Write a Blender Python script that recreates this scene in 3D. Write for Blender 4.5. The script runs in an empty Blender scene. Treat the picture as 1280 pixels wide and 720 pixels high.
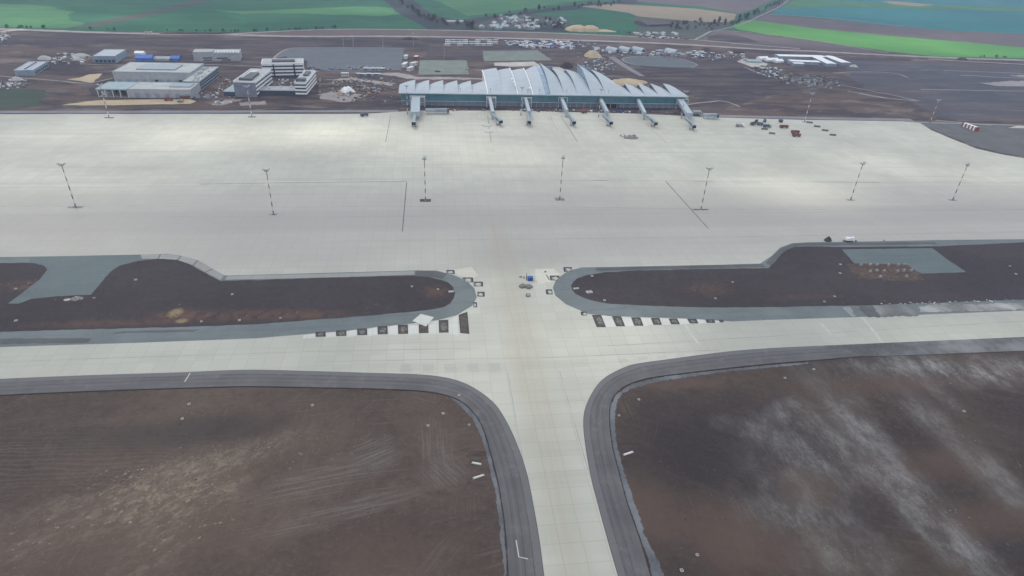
import bpy, bmesh, math, random
from mathutils import Vector, Matrix, noise as mnoise
from mathutils.geometry import tessellate_polygon
random.seed(7)
R = math.radians
S = bpy.context.scene
COL = S.collection

# ---------------------------------------------------------------- camera
FP = 785.0; CAMH = 173.0; CX, CY = 640.0, 360.0      # focal length in photo pixels, drone height in metres
yc = Vector((533-CX, 113+CY, -FP)).normalized()       # world Y (along the taxiway) seen from the camera
xc = Vector((6994-CX, -(200-CY), -FP)); xc = (xc - xc.dot(yc)*yc).normalized()
zc = xc.cross(yc)
RW = Matrix((xc, yc, zc))                             # camera axes -> world axes
cam = bpy.data.cameras.new('camera'); camo = bpy.data.objects.new('camera', cam); COL.objects.link(camo)
camo.matrix_world = Matrix.Translation((0, 0, CAMH)) @ RW.to_4x4()
cam.sensor_width = 36.0; cam.lens = FP/1280*36.0; cam.clip_start = 1; cam.clip_end = 60000
S.camera = camo

def G(px, py, z=0.0):
    """ground position (metres) surveyed from the photograph"""
    d = RW @ Vector((px-CX, -(py-CY), -FP)); t = (z-CAMH)/d.z
    return Vector((d.x*t, d.y*t, z))
def G2(px, py): v = G(px, py); return (v.x, v.y)

# ---------------------------------------------------------------- material helper
class NT:
    def __init__(s, name, rough=0.9, spec=0.25, metal=0.0):
        s.m = bpy.data.materials.new(name); s.m.use_nodes = True; s.t = s.m.node_tree; s.n = s.t.nodes
        s.b = s.n['Principled BSDF']; s.b.inputs['Roughness'].default_value = rough
        s.b.inputs['Specular IOR Level'].default_value = spec; s.b.inputs['Metallic'].default_value = metal
        s._p = None
    def L(s, a, b):
        if hasattr(a, 'links') or isinstance(a, bpy.types.NodeSocket): s.t.links.new(a, b)
        else: b.default_value = a
    def pos(s):
        if s._p is None: s._p = s.n.new('ShaderNodeNewGeometry').outputs['Position']
        return s._p
    def obj(s): return s.n.new('ShaderNodeTexCoord').outputs['Object']
    def uv(s): return s.n.new('ShaderNodeTexCoord').outputs['UV']
    def xf(s, v, loc=(0,0,0), rot=0.0, sc=(1,1,1)):
        a = s.n.new('ShaderNodeVectorMath'); a.operation = 'SUBTRACT'; s.t.links.new(v, a.inputs[0]); a.inputs[1].default_value = loc
        m = s.n.new('ShaderNodeMapping'); m.vector_type = 'POINT'; s.t.links.new(a.outputs[0], m.inputs['Vector'])
        m.inputs['Rotation'].default_value = (0, 0, -rot)
        k = s.n.new('ShaderNodeVectorMath'); k.operation = 'MULTIPLY'; s.t.links.new(m.outputs[0], k.inputs[0]); k.inputs[1].default_value = sc
        return k.outputs[0]
    def noise(s, size, detail=4, v=None, rough=0.55, dist=0.0):
        n = s.n.new('ShaderNodeTexNoise'); s.t.links.new(v if v is not None else s.pos(), n.inputs['Vector'])
        n.inputs['Scale'].default_value = 1.0/size; n.inputs['Detail'].default_value = detail
        n.inputs['Roughness'].default_value = rough; n.inputs['Distortion'].default_value = dist
        return n.outputs['Fac']
    def ramp(s, f, a, b, lo=0.0, hi=1.0, smooth=True):
        m = s.n.new('ShaderNodeMapRange'); m.interpolation_type = 'SMOOTHSTEP' if smooth else 'LINEAR'
        s.L(f, m.inputs['Value']); m.inputs['From Min'].default_value = a; m.inputs['From Max'].default_value = b
        m.inputs['To Min'].default_value = lo; m.inputs['To Max'].default_value = hi
        return m.outputs[0]
    def math(s, op, a, b=0.0, c=None):
        m = s.n.new('ShaderNodeMath'); m.operation = op; s.L(a, m.inputs[0]); s.L(b, m.inputs[1])
        if c is not None: s.L(c, m.inputs[2])
        return m.outputs[0]
    def mul(s, a, b): return s.math('MULTIPLY', a, b)
    def mix(s, f, a, b, mode='MIX'):
        m = s.n.new('ShaderNodeMix'); m.data_type = 'RGBA'; m.blend_type = mode
        s.L(f, m.inputs['Factor'])
        for x, i in ((a, 'A'), (b, 'B')):
            i = [q for q in m.inputs if q.name == i and q.type == 'RGBA'][0]
            if isinstance(x, bpy.types.NodeSocket): s.t.links.new(x, i)
            else: i.default_value = (*x, 1)
        return [q for q in m.outputs if q.type == 'RGBA'][0]
    def blob(s, x, y, rx, ry, rot=0.0, soft=0.6, wob=0.35):
        """an oval patch with a ragged rim, world metres"""
        v = s.xf(s.pos(), (x, y, 0), rot, (1/rx, 1/ry, 0))
        l = s.n.new('ShaderNodeVectorMath'); l.operation = 'LENGTH'; s.t.links.new(v, l.inputs[0])
        d = s.math('ADD', l.outputs['Value'], s.mul(s.math('SUBTRACT', s.noise(max(rx, ry)*0.35, 4), 0.5), wob*2))
        return s.ramp(d, 1.0-soft*0.7, 1.0+soft*0.3, 1.0, 0.0)
    def sep(s, v):
        n = s.n.new('ShaderNodeSeparateXYZ'); s.t.links.new(v, n.inputs[0]); return n.outputs
    def cells(s, sx, sy, v=None):
        v = s.xf(v if v is not None else s.pos(), (0,0,0), 0, (1/sx, 1/sy, 0))
        f = s.n.new('ShaderNodeVectorMath'); f.operation = 'FLOOR'; s.t.links.new(v, f.inputs[0])
        w = s.n.new('ShaderNodeTexWhiteNoise'); w.noise_dimensions = '2D'; s.t.links.new(f.outputs[0], w.inputs['Vector'])
        return w.outputs['Value']
    def lines(s, coord, period, width):
        m = s.math('FRACT', s.math('DIVIDE', coord, period)); d = s.math('ABSOLUTE', s.math('SUBTRACT', m, 0.5))
        return s.ramp(d, 0.5-width/period, 0.5-width/period*0.5, 0, 1)
    def bump(s, h, strength=0.3, dist=0.2):
        b = s.n.new('ShaderNodeBump'); b.inputs['Strength'].default_value = strength; b.inputs['Distance'].default_value = dist
        s.t.links.new(h, b.inputs['Height']); s.t.links.new(b.outputs[0], s.b.inputs['Normal'])
    def out(s, c):
        if isinstance(c, bpy.types.NodeSocket): s.t.links.new(c, s.b.inputs['Base Color'])
        else: s.b.inputs['Base Color'].default_value = (*c, 1)
        return s.m
_cache = {}
def plain(name, c, rough=0.7, var=0.12, size=2.0, spec=0.3, metal=0.0):
    if name in _cache: return _cache[name]
    k = NT(name, rough, spec, metal)
    f = k.ramp(k.noise(size, 5), 0.3, 0.7)
    a = tuple(x*(1-var) for x in c); b = tuple(min(0.9, x*(1+var)) for x in c)
    _cache[name] = k.out(k.mix(f, a, b)); return _cache[name]

# ---------------------------------------------------------------- mesh helpers
class MB:
    def __init__(s): s.v = []; s.f = []; s.uv = None; s.ch = []
    def add(s, vs, fs):
        s.ch.append((list(vs), list(fs))); o = len(s.v); s.v += [tuple(p) for p in vs]; s.f += [tuple(i+o for i in f) for f in fs]; return s
    def box(s, c, d, rz=0.0, taper=1.0):
        x, y, z = (q/2 for q in d); co, si = math.cos(rz), math.sin(rz); vs = []
        for sz, t in ((-1, 1.0), (1, taper)):
            for sx, sy in ((-1,-1),(1,-1),(1,1),(-1,1)):
                a, b = sx*x*t, sy*y*t; vs.append((c[0]+a*co-b*si, c[1]+a*si+b*co, c[2]+sz*z))
        return s.add(vs, [(3,2,1,0),(4,5,6,7),(0,1,5,4),(1,2,6,5),(2,3,7,6),(3,0,4,7)])
    def prism(s, poly, z0, z1):
        poly = [tuple(p[:2]) for p in poly]; n = len(poly)
        ar = sum(poly[i][0]*poly[(i+1)%n][1]-poly[(i+1)%n][0]*poly[i][1] for i in range(n))
        if ar < 0: poly = poly[::-1]
        t = tessellate_polygon([[Vector((p[0], p[1], 0)) for p in poly]])
        vs = [(p[0], p[1], z1) for p in poly]+[(p[0], p[1], z0) for p in poly]; fs = []
        for a, b, c in t:
            cr = (poly[b][0]-poly[a][0])*(poly[c][1]-poly[a][1])-(poly[b][1]-poly[a][1])*(poly[c][0]-poly[a][0])
            fs.append((a, b, c) if cr > 0 else (a, c, b))
        for i in range(n): j = (i+1) % n; fs.append((i, n+i, n+j, j))
        return s.add(vs, fs)
    def bar(s, a, b, w, h=None):
        """square bar from a to b"""
        h = h or w; a = Vector(a); b = Vector(b); d = (b-a).normalized()
        u = d.cross(Vector((0,0,1)));  u = Vector((1,0,0)) if u.length < 1e-4 else u.normalized(); v = u.cross(d)
        vs = [tuple(p+u*(sx*w/2)+v*(sy*h/2)) for p in (a, b) for sx, sy in ((-1,-1),(1,-1),(1,1),(-1,1))]
        return s.add(vs, [(0,1,2,3),(7,6,5,4),(4,5,1,0),(5,6,2,1),(6,7,3,2),(7,4,0,3)])
    def cyl(s, c, z0, z1, r0, r1=None, n=10):
        r1 = r0 if r1 is None else r1
        vs = [(c[0]+r*math.cos(2*math.pi*i/n), c[1]+r*math.sin(2*math.pi*i/n), z) for z, r in ((z0, r0), (z1, r1)) for i in range(n)]
        fs = [(i, (i+1)%n, n+(i+1)%n, n+i) for i in range(n)]+[tuple(range(n, 2*n)), tuple(range(n-1, -1, -1))]
        return s.add(vs, fs)
    def hcyl(s, c, ax, length, r, n=10):
        """cylinder lying along direction ax (angle in the ground plane)"""
        dx, dy = math.cos(ax), math.sin(ax); vs = []
        for e in (-1, 1):
            for i in range(n):
                a = 2*math.pi*i/n; u = r*math.cos(a)
                vs.append((c[0]+dx*e*length/2-dy*u, c[1]+dy*e*length/2+dx*u, c[2]+r*math.sin(a)))
        return s.add(vs, [(i, (i+1)%n, n+(i+1)%n, n+i) for i in range(n)]+[tuple(range(n, 2*n)), tuple(range(n-1, -1, -1))])
    def heap(s, c, rx, ry, h, rz=0.0, n=18, rings=6, seed=0, rough=0.22, flat=1.0):
        vs = []; fs = []
        for k in range(rings+1):
            t = k/rings
            for i in range(n):
                a = 2*math.pi*i/n
                w = 1+rough*mnoise.noise(Vector((math.cos(a)*1.7+seed*3.1, math.sin(a)*1.7, seed)))*1.6
                x = rx*(1-t)*math.cos(a)*w; y = ry*(1-t)*math.sin(a)*w
                z = h*(1-(1-t)**2)**flat*(1+rough*mnoise.noise(Vector((x*.5, y*.5, seed+5)))) if k else -0.3
                vs.append((c[0]+x*math.cos(rz)-y*math.sin(rz), c[1]+x*math.sin(rz)+y*math.cos(rz), c[2]+z))
        for k in range(rings):
            for i in range(n):
                j = (i+1) % n; fs.append((k*n+i, k*n+j, (k+1)*n+j, (k+1)*n+i))
        return s.add(vs, fs)
    def each(s, name, mat, parent, per=1):
        """every piece an object of its own"""
        for i in range(0, len(s.ch), per):
            m = MB()
            for v, f in s.ch[i:i+per]: m.add(v, f)
            m.build(name, mat, parent)
    def build(s, name, mat, parent=None, smooth=False):
        me = bpy.data.meshes.new(name); me.from_pydata(s.v, [], s.f)
        mats = mat if isinstance(mat, (list, tuple)) else [mat]
        for m in mats: me.materials.append(m)
        if smooth: me.polygons.foreach_set('use_smooth', [True]*len(me.polygons))
        if s.uv:
            l = me.uv_layers.new(name='UVMap')
            for i, lp in enumerate(me.loops): l.data[i].uv = s.uv[lp.vertex_index]
        me.update(); o = bpy.data.objects.new(name, me); COL.objects.link(o)
        if parent: o.parent = parent
        return o
def tag(o, label=None, cat=None, group=None, kind=None):
    if label: o['label'] = label
    if cat: o['category'] = cat
    if group: o['group'] = group
    if kind: o['kind'] = kind
    return o
def thing(name, label, cat, loc=(0,0,0), rz=0.0, group=None):
    o = bpy.data.objects.new(name, None); COL.objects.link(o); o.location = loc; o.rotation_euler = (0, 0, rz)
    o.empty_display_size = 1
    return tag(o, label, cat, group)
def copy_tree(o, loc, rz, label=None, sc=None):
    r = o.copy(); COL.objects.link(r); r.location = loc; r.rotation_euler = (0, 0, rz)
    if label: r['label'] = label
    if sc: r.scale = sc
    for ch in list(o.children):
        c = ch.copy(); COL.objects.link(c); c.parent = r
        for g in list(ch.children):
            d = g.copy(); COL.objects.link(d); d.parent = c
    return r

def catmull(pts, closed=True, step=4.0):
    pts = [Vector((p[0], p[1])) for p in pts]; n = len(pts); out = []
    rng = range(n) if closed else range(n-1)
    for i in rng:
        p1, p2 = pts[i], pts[(i+1) % n]
        p0 = pts[(i-1) % n] if closed or i > 0 else p1*2-p2
        p3 = pts[(i+2) % n] if closed or i < n-2 else p2*2-p1
        d = (p2-p1).length; k = max(1, min(40, int(d/step)))
        # centripetal parametrisation keeps long straights from overshooting
        t0 = 0; t1 = t0+max(1e-3, (p1-p0).length**.5); t2 = t1+max(1e-3, (p2-p1).length**.5); t3 = t2+max(1e-3, (p3-p2).length**.5)
        for j in range(k):
            t = t1+(t2-t1)*j/k
            A1 = p0*((t1-t)/(t1-t0))+p1*((t-t0)/(t1-t0)); A2 = p1*((t2-t)/(t2-t1))+p2*((t-t1)/(t2-t1)); A3 = p2*((t3-t)/(t3-t2))+p3*((t-t2)/(t3-t2))
            B1 = A1*((t2-t)/(t2-t0))+A2*((t-t0)/(t2-t0)); B2 = A2*((t3-t)/(t3-t1))+A3*((t-t1)/(t3-t1))
            out.append(B1*((t2-t)/(t2-t1))+B2*((t-t1)/(t2-t1)))
    if not closed: out.append(pts[-1])
    return out
def ragged(pts, amp, size, step):
    """subdivide straight runs and push the rim in and out"""
    n = len(pts); out = []
    for i in range(n):
        a = Vector(pts[i][:2]); b = Vector(pts[(i+1) % n][:2]); k = max(1, min(120, int((b-a).length/step)))
        for j in range(k):
            p = a.lerp(b, j/k)
            q = Vector((mnoise.noise(Vector((p.x/size, p.y/size, 3.3))), mnoise.noise(Vector((p.x/size, p.y/size, 9.1)))))
            q += 0.5*Vector((mnoise.noise(Vector((p.x/size*3, p.y/size*3, 1.3))), mnoise.noise(Vector((p.x/size*3, p.y/size*3, 5.1)))))
            out.append(p+q*amp)
    return out
def sheet(name, poly, z, mat, curve=False, rag=0.0, size=8.0, step=4.0, label=None, kind='structure', world=False, parent=None, skirt=0.25, cat=None):
    pts = [Vector(p) for p in poly] if world else [Vector(G2(*p)) for p in poly]
    if curve: pts = catmull(pts, True, step)
    if rag: pts = ragged(pts, rag, size, step if not curve else step*0.6)
    o = MB().prism(pts, z-skirt, z).build(name, mat, parent)
    if not parent: tag(o, label, cat, None, kind)
    return o
def ribbon(name, A, B, z, mat, n=160, label=None, kind='structure', skirt=0.3, k=3):
    """strip between two long edges (pixel polylines), UV u across, v along in metres"""
    def rs(P):
        P = catmull([G2(*p) for p in P], False, 3.0); L = [0]
        for i in range(1, len(P)): L.append(L[-1]+(P[i]-P[i-1]).length)
        out = []; j = 0
        for i in range(n+1):
            t = L[-1]*i/n
            while j < len(L)-2 and L[j+1] < t: j += 1
            f = (t-L[j])/max(1e-6, L[j+1]-L[j]); out.append(P[j].lerp(P[j+1], max(0, min(1, f))))
        return out, L[-1]
    (a, la), (b, lb) = rs(A), rs(B); m = MB(); m.uv = []
    for i in range(n+1):
        for q in range(k+1):
            p = a[i].lerp(b[i], q/k); m.v.append((p.x, p.y, z)); m.uv.append((q/k, la*i/n))
    w = k+1
    for i in range(n):
        for q in range(k): m.f.append((i*w+q, i*w+q+1, (i+1)*w+q+1, (i+1)*w+q))
    # skirts down both sides
    for q, pts in ((0, a), (1, b)):
        o = len(m.v)
        for i in range(n+1): m.v += [(pts[i].x, pts[i].y, z), (pts[i].x, pts[i].y, z-skirt)]; m.uv += [(float(q), la*i/n)]*2
        for i in range(n): m.f.append((o+2*i, o+2*i+1, o+2*i+3, o+2*i+2))
    o = m.build(name, mat); return tag(o, label, None, None, kind)
def strip(name, pts, w, z, mat, kind='structure', label=None, curve=True, skirt=0.04, rag=0.0, world=False, w1=None):
    P = [Vector(p) for p in pts] if world else [Vector(G2(*p)) for p in pts]
    if curve and len(P) > 2: P = catmull(P, False, 6.0)
    if rag: P = [p+Vector((mnoise.noise(Vector((p.x/20, p.y/20, 1))), mnoise.noise(Vector((p.x/20, p.y/20, 4)))))*rag for p in P]
    m = MB(); n = len(P)
    for i, p in enumerate(P):
        t = (P[min(n-1, i+1)]-P[max(0, i-1)]).normalized(); nn = Vector((-t.y, t.x)); ww = w if w1 is None else w+(w1-w)*i/(n-1)
        if rag: ww *= 1+0.35*mnoise.noise(Vector((p.x/9, p.y/9, 7)))
        a = p+nn*ww/2; b = p-nn*ww/2; m.v += [(a.x, a.y, z), (b.x, b.y, z), (a.x, a.y, z-skirt), (b.x, b.y, z-skirt)]
    for i in range(n-1):
        q = 4*i; m.f += [(q, q+1, q+5, q+4), (q+2, q, q+4, q+6), (q+1, q+3, q+7, q+5)]
    o = m.build(name, mat); return tag(o, label, None, None, kind)

#@@MATERIALS
# ================================================================ ground materials
def soil(name, dark, mid, light, ang=0.0, features=None, rough=0.95, big=90, streak=0.5, fine=1.0):
    k = NT(name, rough, 0.2)
    c = k.mix(k.ramp(k.noise(big, 5, dist=0.4), 0.35, 0.68), dark, mid)
    sv = k.xf(k.pos(), (0,0,0), ang, (0.16, 1, 1))
    c = k.mix(k.mul(k.ramp(k.noise(7, 6, sv, 0.62), 0.5, 0.78), streak), c, light)
    c = k.mix(k.mul(k.ramp(k.noise(2.2, 6, rough=0.75), 0.45, 0.72), 0.5*fine), c, light)
    c = k.mix(k.mul(k.ramp(k.noise(5.0, 5, rough=0.7), 0.55, 0.3), 0.4*fine), c, tuple(x*0.72 for x in dark))
    if features: c = features(k, c)
    k.bump(k.noise(1.3, 9, rough=0.8), 0.9, 0.8)
    return k.out(c)
D1, D2, D3 = (0.068,0.051,0.043), (0.110,0.083,0.065), (0.135,0.112,0.09)

def f_ground(k, c):
    v = k.xf(k.pos(), (0,0,0), .04, (.35, 1, 1))
    c = k.mix(k.mul(k.ramp(k.noise(38, 7, v, .65), .46, .56), .7), c, (0.115,0.078,0.062))
    c = k.mix(k.mul(k.ramp(k.noise(24, 8, k.xf(v, (300,90,0)), .7, .6), .52, .62), .6), c, (0.20,0.17,0.145))
    c = k.mix(k.mul(k.ramp(k.noise(30, 6, k.xf(v, (700,190,0)), .65), .48, .58), .8), c, (0.036,0.031,0.037))
    return c
m_ground = soil('soil_ground', (0.042,0.034,0.036), (0.088,0.066,0.058), (0.17,0.145,0.125), 0.1, f_ground, big=70, streak=0.6)

def scratches(k, c, angs, col, st, msz=22):
    for i, a in enumerate(angs):
        v = k.xf(k.pos(), (37.0*i, 11.0*i, 0), a, (0.035, 1.5, 1)); bend = k.noise(1.0, 2, v, .4, .35)
        m = k.ramp(k.noise(msz, 3, k.xf(k.pos(), (91.0*i, 53.0*i, 0))), .52, .66)
        c = k.mix(k.mul(k.mul(k.ramp(bend, .58, .68), m), st), c, col)
    return c
def f_left(k, c):
    c = scratches(k, c, (.2, .9, -.4, 1.5, .05), (0.155,0.13,0.108), .38)
    c = k.mix(k.mul(k.ramp(k.noise(1.1, 4, rough=.8), .58, .72), .5), c, (0.15,0.125,0.105))
    x, y = G2(205, 620)
    w = k.xf(k.pos(), (0,0,0), 0.65, (0.6, 1, 1))
    clods = k.mul(k.ramp(k.noise(2.4, 8, w, 0.78, .5), 0.42, 0.62), k.ramp(k.noise(6.5, 6, k.xf(w, (40,9,0)), 0.7), 0.38, 0.58, .15, 1))
    c = k.mix(k.mul(k.blob(x, y, 26, 17, 0.3, 1.0), k.math('ADD', k.mul(clods, 0.95), 0.12)), c, (0.24,0.195,0.145))
    for px, py, rx, ry, a in ((255, 578, 16, 8, 0.4), (60, 660, 20, 15, 0.6), (330, 560, 22, 8, 0.5), (190, 690, 14, 10, .4)):
        x, y = G2(px, py); c = k.mix(k.mul(k.blob(x, y, rx, ry, a, 1.0), k.math('ADD', k.mul(clods, 0.55), 0.08)), c, (0.20,0.168,0.135))
    # dusty patches crossed by tyre ruts
    for px, py, rx, ry, a, rt in ((470, 565, 10, 10, 0.3, 0.5), (545, 560, 7, 15, 0.1, 1.6), (400, 600, 26, 8, 0.25, 0.15), (430, 640, 30, 5, 0.3, 0.2), (555,590,9,9,0,2.2)):
        x, y = G2(px, py); rv = k.xf(k.pos(), (0,0,0), rt, (1, 1, 1))
        ln = k.ramp(k.noise(1.0, 3, k.xf(rv, (0,0,0), 0, (0.06, 1.3, 1)), 0.5), 0.46, 0.62)
        c = k.mix(k.mul(k.blob(x, y, rx, ry, a, 1.0), k.math('ADD', k.mul(ln, 0.5), 0.14)), c, (0.17,0.148,0.135))
    # graded ridges running with the blade
    x, y = G2(60, 575)
    rd = k.n.new('ShaderNodeTexWave'); rd.wave_type = 'BANDS'; rd.bands_direction = 'Y'
    k.t.links.new(k.xf(k.pos(), (0,0,0), -0.05, (0.35, 1, 1)), rd.inputs['Vector']); rd.inputs['Scale'].default_value = 0.16; rd.inputs['Distortion'].default_value = 9.0; rd.inputs['Detail'].default_value = 3; rd.inputs['Detail Scale'].default_value = 0.6
    c = k.mix(k.mul(k.blob(x, y, 55, 17, 0, 1.0), k.ramp(rd.outputs['Fac'], 0.6, 1.0, 0, 0.3)), c, (0.16,0.135,0.112))
    x, y = G2(230, 540); c = k.mix(k.mul(k.blob(x, y, 45, 10, 0.05, 1.0), 0.55), c, (0.042,0.036,0.038))
    x, y = G2(60, 690); c = k.mix(k.mul(k.blob(x, y, 60, 18, 0, 1.0), 0.35), c, (0.13,0.095,0.075))
    x, y = G2(480, 690); c = k.mix(k.mul(k.blob(x, y, 26, 14, 0, 1.0), 0.35), c, (0.09,0.062,0.052))
    return c
m_left = soil('graded_soil', D1, D2, D3, 0.15, f_left, streak=0.28, big=60)

def f_right(k, c):
    a0 = math.atan2(*(Vector(G2(1230, 700))-Vector(G2(1090, 540))).yx)
    c = scratches(k, c, (a0, a0+.12, -.3, 1.1), (0.15,0.135,0.12), .28, 30)
    w = k.xf(k.pos(), (0,0,0), a0, (0.6, 1, 1)); mk = k.mul(k.ramp(k.noise(10, 9, w, 0.72, 0.2), 0.38, 0.74), k.ramp(k.noise(2.0, 8, k.xf(w, (20,7,0)), .78), .40, .56, .45, 1.15))
    dark = k.ramp(k.noise(40, 4), 0.5, 0.7)
    c = k.mix(k.mul(dark, 0.5), c, (0.046,0.038,0.04))
    W = (0.25,0.245,0.235)
    for px, py, rx, ry, a, st in ((1010, 565, 36, 24, .5, .62), (1000, 640, 22, 19, 0, .62), (1210, 463, 60, 13, -.1, 1.25), (1120, 600, 46, 12, a0, .75), (1190, 670, 32, 10, a0, .75), (1060, 520, 40, 12, a0, .55),
                             (1180, 540, 46, 10, a0, .5), (930, 535, 14, 6, -.4, .6), (1240, 590, 26, 9, a0, .6), (975, 515, 14, 5, .6, .8), (1060, 700, 20, 9, 0, .4), (1150, 470, 25, 6, a0, .7)):
        x, y = G2(px, py); c = k.mix(k.mul(k.blob(x, y, rx, ry, a, 1.2, 0.5), k.math('ADD', k.mul(mk, 0.95*st), 0.10)), c, W)
    for px, py, rx, ry in ((960, 695, 24, 13), (1110, 480, 46, 9), (1180, 580, 24, 10), (800, 640, 14, 18), (1010, 610, 12, 10), (850, 480, 24, 4), (1230, 650, 20, 9), (900,660,16,14)):
        x, y = G2(px, py); c = k.mix(k.mul(k.blob(x, y, rx, ry, 0, 1.2), 0.5), c, (0.125,0.084,0.066))
    x, y = G2(870, 560); c = k.mix(k.mul(k.blob(x, y, 30, 26, 0, 1.0), 0.6), c, (0.036,0.030,0.031))
    return c
m_right = soil('wet_soil', (0.049,0.038,0.034), (0.082,0.060,0.048), (0.115,0.095,0.08), -0.6, f_right, streak=0.45, big=45)

def f_isl(k, c):
    for px, py, rx, ry, st in ((225, 395, 14, 6, .9), (310, 395, 36, 6, .6), (130, 405, 40, 3.5, .5), (390, 395, 22, 4, .55), (30, 358, 12, 6, .6), (545, 365, 8, 7, .55), (885, 362, 16, 8, .45), (1110, 342, 26, 8, .6), (1010, 372, 26, 3, .3)):
        x, y = G2(px, py); c = k.mix(k.mul(k.blob(x, y, rx, ry, 0, 1.2), k.mul(k.ramp(k.noise(4, 6), .3, .6), st)), c, (0.15,0.088,0.06))
    for px, py, rx, ry in ((220, 392, 3.6, 4.5), (227, 402, 3, 2.2)):
        x, y = G2(px, py); c = k.mix(k.mul(k.blob(x, y, rx, ry, 0, .8), .75), c, (0.30,0.24,0.13))
    return c
m_isl = soil('island_soil', (0.048,0.041,0.043), (0.062,0.052,0.054), (0.088,0.072,0.068), 0.0, f_isl, streak=0.3, big=50)

def concrete(name, base, feat=None, var=0.05, seam=0.5):
    k = NT(name, 0.75, 0.3); x, y, z = k.sep(k.pos())
    lo = tuple(q*0.93 for q in base); hi = tuple(q*1.07 for q in base)
    c = k.mix(k.ramp(k.noise(70, 4), 0.35, 0.65), lo, hi)
    sv = k.xf(k.pos(), (0,0,0), 0, (0.05, 1, 1))
    c = k.mix(k.mul(k.ramp(k.noise(9, 6, sv, 0.6), 0.45, 0.72), 0.5), c, tuple(q*0.80 for q in base))
    c = k.mix(k.mul(k.ramp(k.noise(5, 5, sv, 0.6), 0.52, 0.8), 0.3), c, tuple(min(.8, q*1.15) for q in base))
    c = k.mix(k.mul(k.ramp(k.noise(14, 6, None, 0.65), 0.5, 0.8), 0.25), c, tuple(q*f for q, f in zip(base, (0.92,0.87,0.8))))
    ce = k.math('SUBTRACT', k.cells(7.5, 7.5), 0.5)
    c = k.mix(k.mul(k.ramp(k.noise(2.4, 6, rough=.75), .55, .75), .3), c, tuple(q*.84 for q in base))
    c = k.mix(k.mul(k.ramp(k.noise(30, 6, k.xf(k.pos(), (0,0,0), .1, (.4, 1, 1)), .62, .5), .55, .7), .28), c, tuple(q*f for q, f in zip(base, (.83,.82,.8))))
    c = k.mix(1.0, c, k.n_gray(k.math('ADD', k.mul(ce, var), 1.0)), 'MULTIPLY')
    if feat: c = feat(k, c, x, y)
    j = k.math('MAXIMUM', k.lines(x, 7.5, 0.13), k.lines(y, 7.5, 0.13))
    c = k.mix(k.mul(j, seam), c, tuple(q*0.6 for q in base))
    k.bump(k.noise(0.8, 4), 0.05, 0.05)
    return k.out(c)
def n_gray(s, v):
    n = s.n.new('ShaderNodeCombineColor')
    for i in range(3): s.t.links.new(v, n.inputs[i])
    return n.outputs[0]
NT.n_gray = n_gray
TX = (G(680,720).x+G(772,720).x)/2
def f_apron(k, c, x, y):
    # darker, greyer lanes and patches across the apron taxiway
    wob = k.math('ADD', y, k.mul(k.math('SUBTRACT', k.noise(60, 3), 0.5), 10))
    lane = k.mul(k.ramp(wob, 355, 366), k.ramp(wob, 398, 388))
    c = k.mix(k.mul(lane, 0.65), c, (0.31,0.29,0.265))
    lane2 = k.mul(k.ramp(wob, 300, 330), k.ramp(wob, 455, 400))
    c = k.mix(k.mul(lane2, 0.6), c, (0.34,0.325,0.30))
    far = k.mul(k.ramp(y, 296, 284), k.ramp(k.math('ABSOLUTE', k.math('SUBTRACT', x, TX)), 55, 95))
    c = k.mix(k.mul(far, .30), c, (0.30,0.31,0.28))
    u, v = G2(645, 322); c = k.mix(k.mul(k.blob(u, v, 46, 20, 0, 1.2), .35), c, (0.30,0.295,0.265))
    # soil carried by lorries along the taxiway centre
    bx = k.math('ABSOLUTE', k.math('SUBTRACT', k.math('ADD', x, k.mul(k.math('SUBTRACT', k.noise(40, 3), .5), 8)), TX-2.0))
    st = k.ramp(k.noise(1.6, 4, k.xf(k.pos(), (0,0,0), 0, (1, 0.03, 1))), 0.35, 0.65, 0.7, 1.0)
    tr = k.mul(k.mul(k.ramp(bx, 12.0, 1.0), st), k.ramp(y, 420, 330))
    c = k.mix(k.mul(tr, 0.5), c, (0.335,0.305,0.238))
    # dust blown along the apron edge
    for px, py, rx, ry, a in ((640, 330, 50, 12, 0), (80, 300, 60, 12, 0), (900, 300, 90, 8, 0)):
        u, v = G2(px, py); c = k.mix(k.mul(k.blob(u, v, rx, ry, a, 1.2), 0.22), c, (0.33,0.30,0.27))
    return c
m_apron = concrete('apron_concrete', (0.425,0.427,0.368), f_apron, 0.075, 0.5)
m_newslab = concrete('new_concrete', (0.50,0.51,0.47), None, 0.04)
m_dullslab = concrete('dull_concrete', (0.27,0.275,0.255), None, 0.04)

def gravelm(name, base, var=0.25, wet=True):
    k = NT(name, 0.9, 0.25)
    c = k.mix(k.ramp(k.noise(18, 5), 0.35, 0.7), tuple(q*(1-var*.5) for q in base), tuple(q*(1+var*.5) for q in base))
    c = k.mix(k.mul(k.ramp(k.noise(1.2, 5, rough=.7), .4, .7), .4), c, tuple(q*1.25 for q in base))
    sv = k.xf(k.pos(), (0,0,0), 0.03, (0.08, 1, 1))
    c = k.mix(k.mul(k.ramp(k.noise(3.5, 5, sv), 0.5, 0.7), 0.4), c, tuple(q*0.72 for q in base))
    k.bump(k.noise(0.5, 4), 0.2, 0.1)
    return k.out(c)
m_gravel = gravelm('crushed_stone', (0.138,0.162,0.162))
m_fringe = gravelm('crumbled_asphalt', (0.13,0.135,0.145), .8)
m_pad = gravelm('levelled_stone_pad', (0.115,0.143,0.143), 0.12)
m_band = gravelm('patchy_stone', (0.135,0.138,0.138), 1.0)
m_band2 = gravelm('pale_stone_patch', (0.19,0.195,0.19), 0.8); m_band3 = gravelm('chalky_stone_patch', (0.27,0.275,0.265), 0.9)
m_edge = gravelm('edge_band', (0.095,0.10,0.10), 0.3)
m_lot = gravelm('parking_surface', (0.098,0.115,0.125), 0.15)
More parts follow.
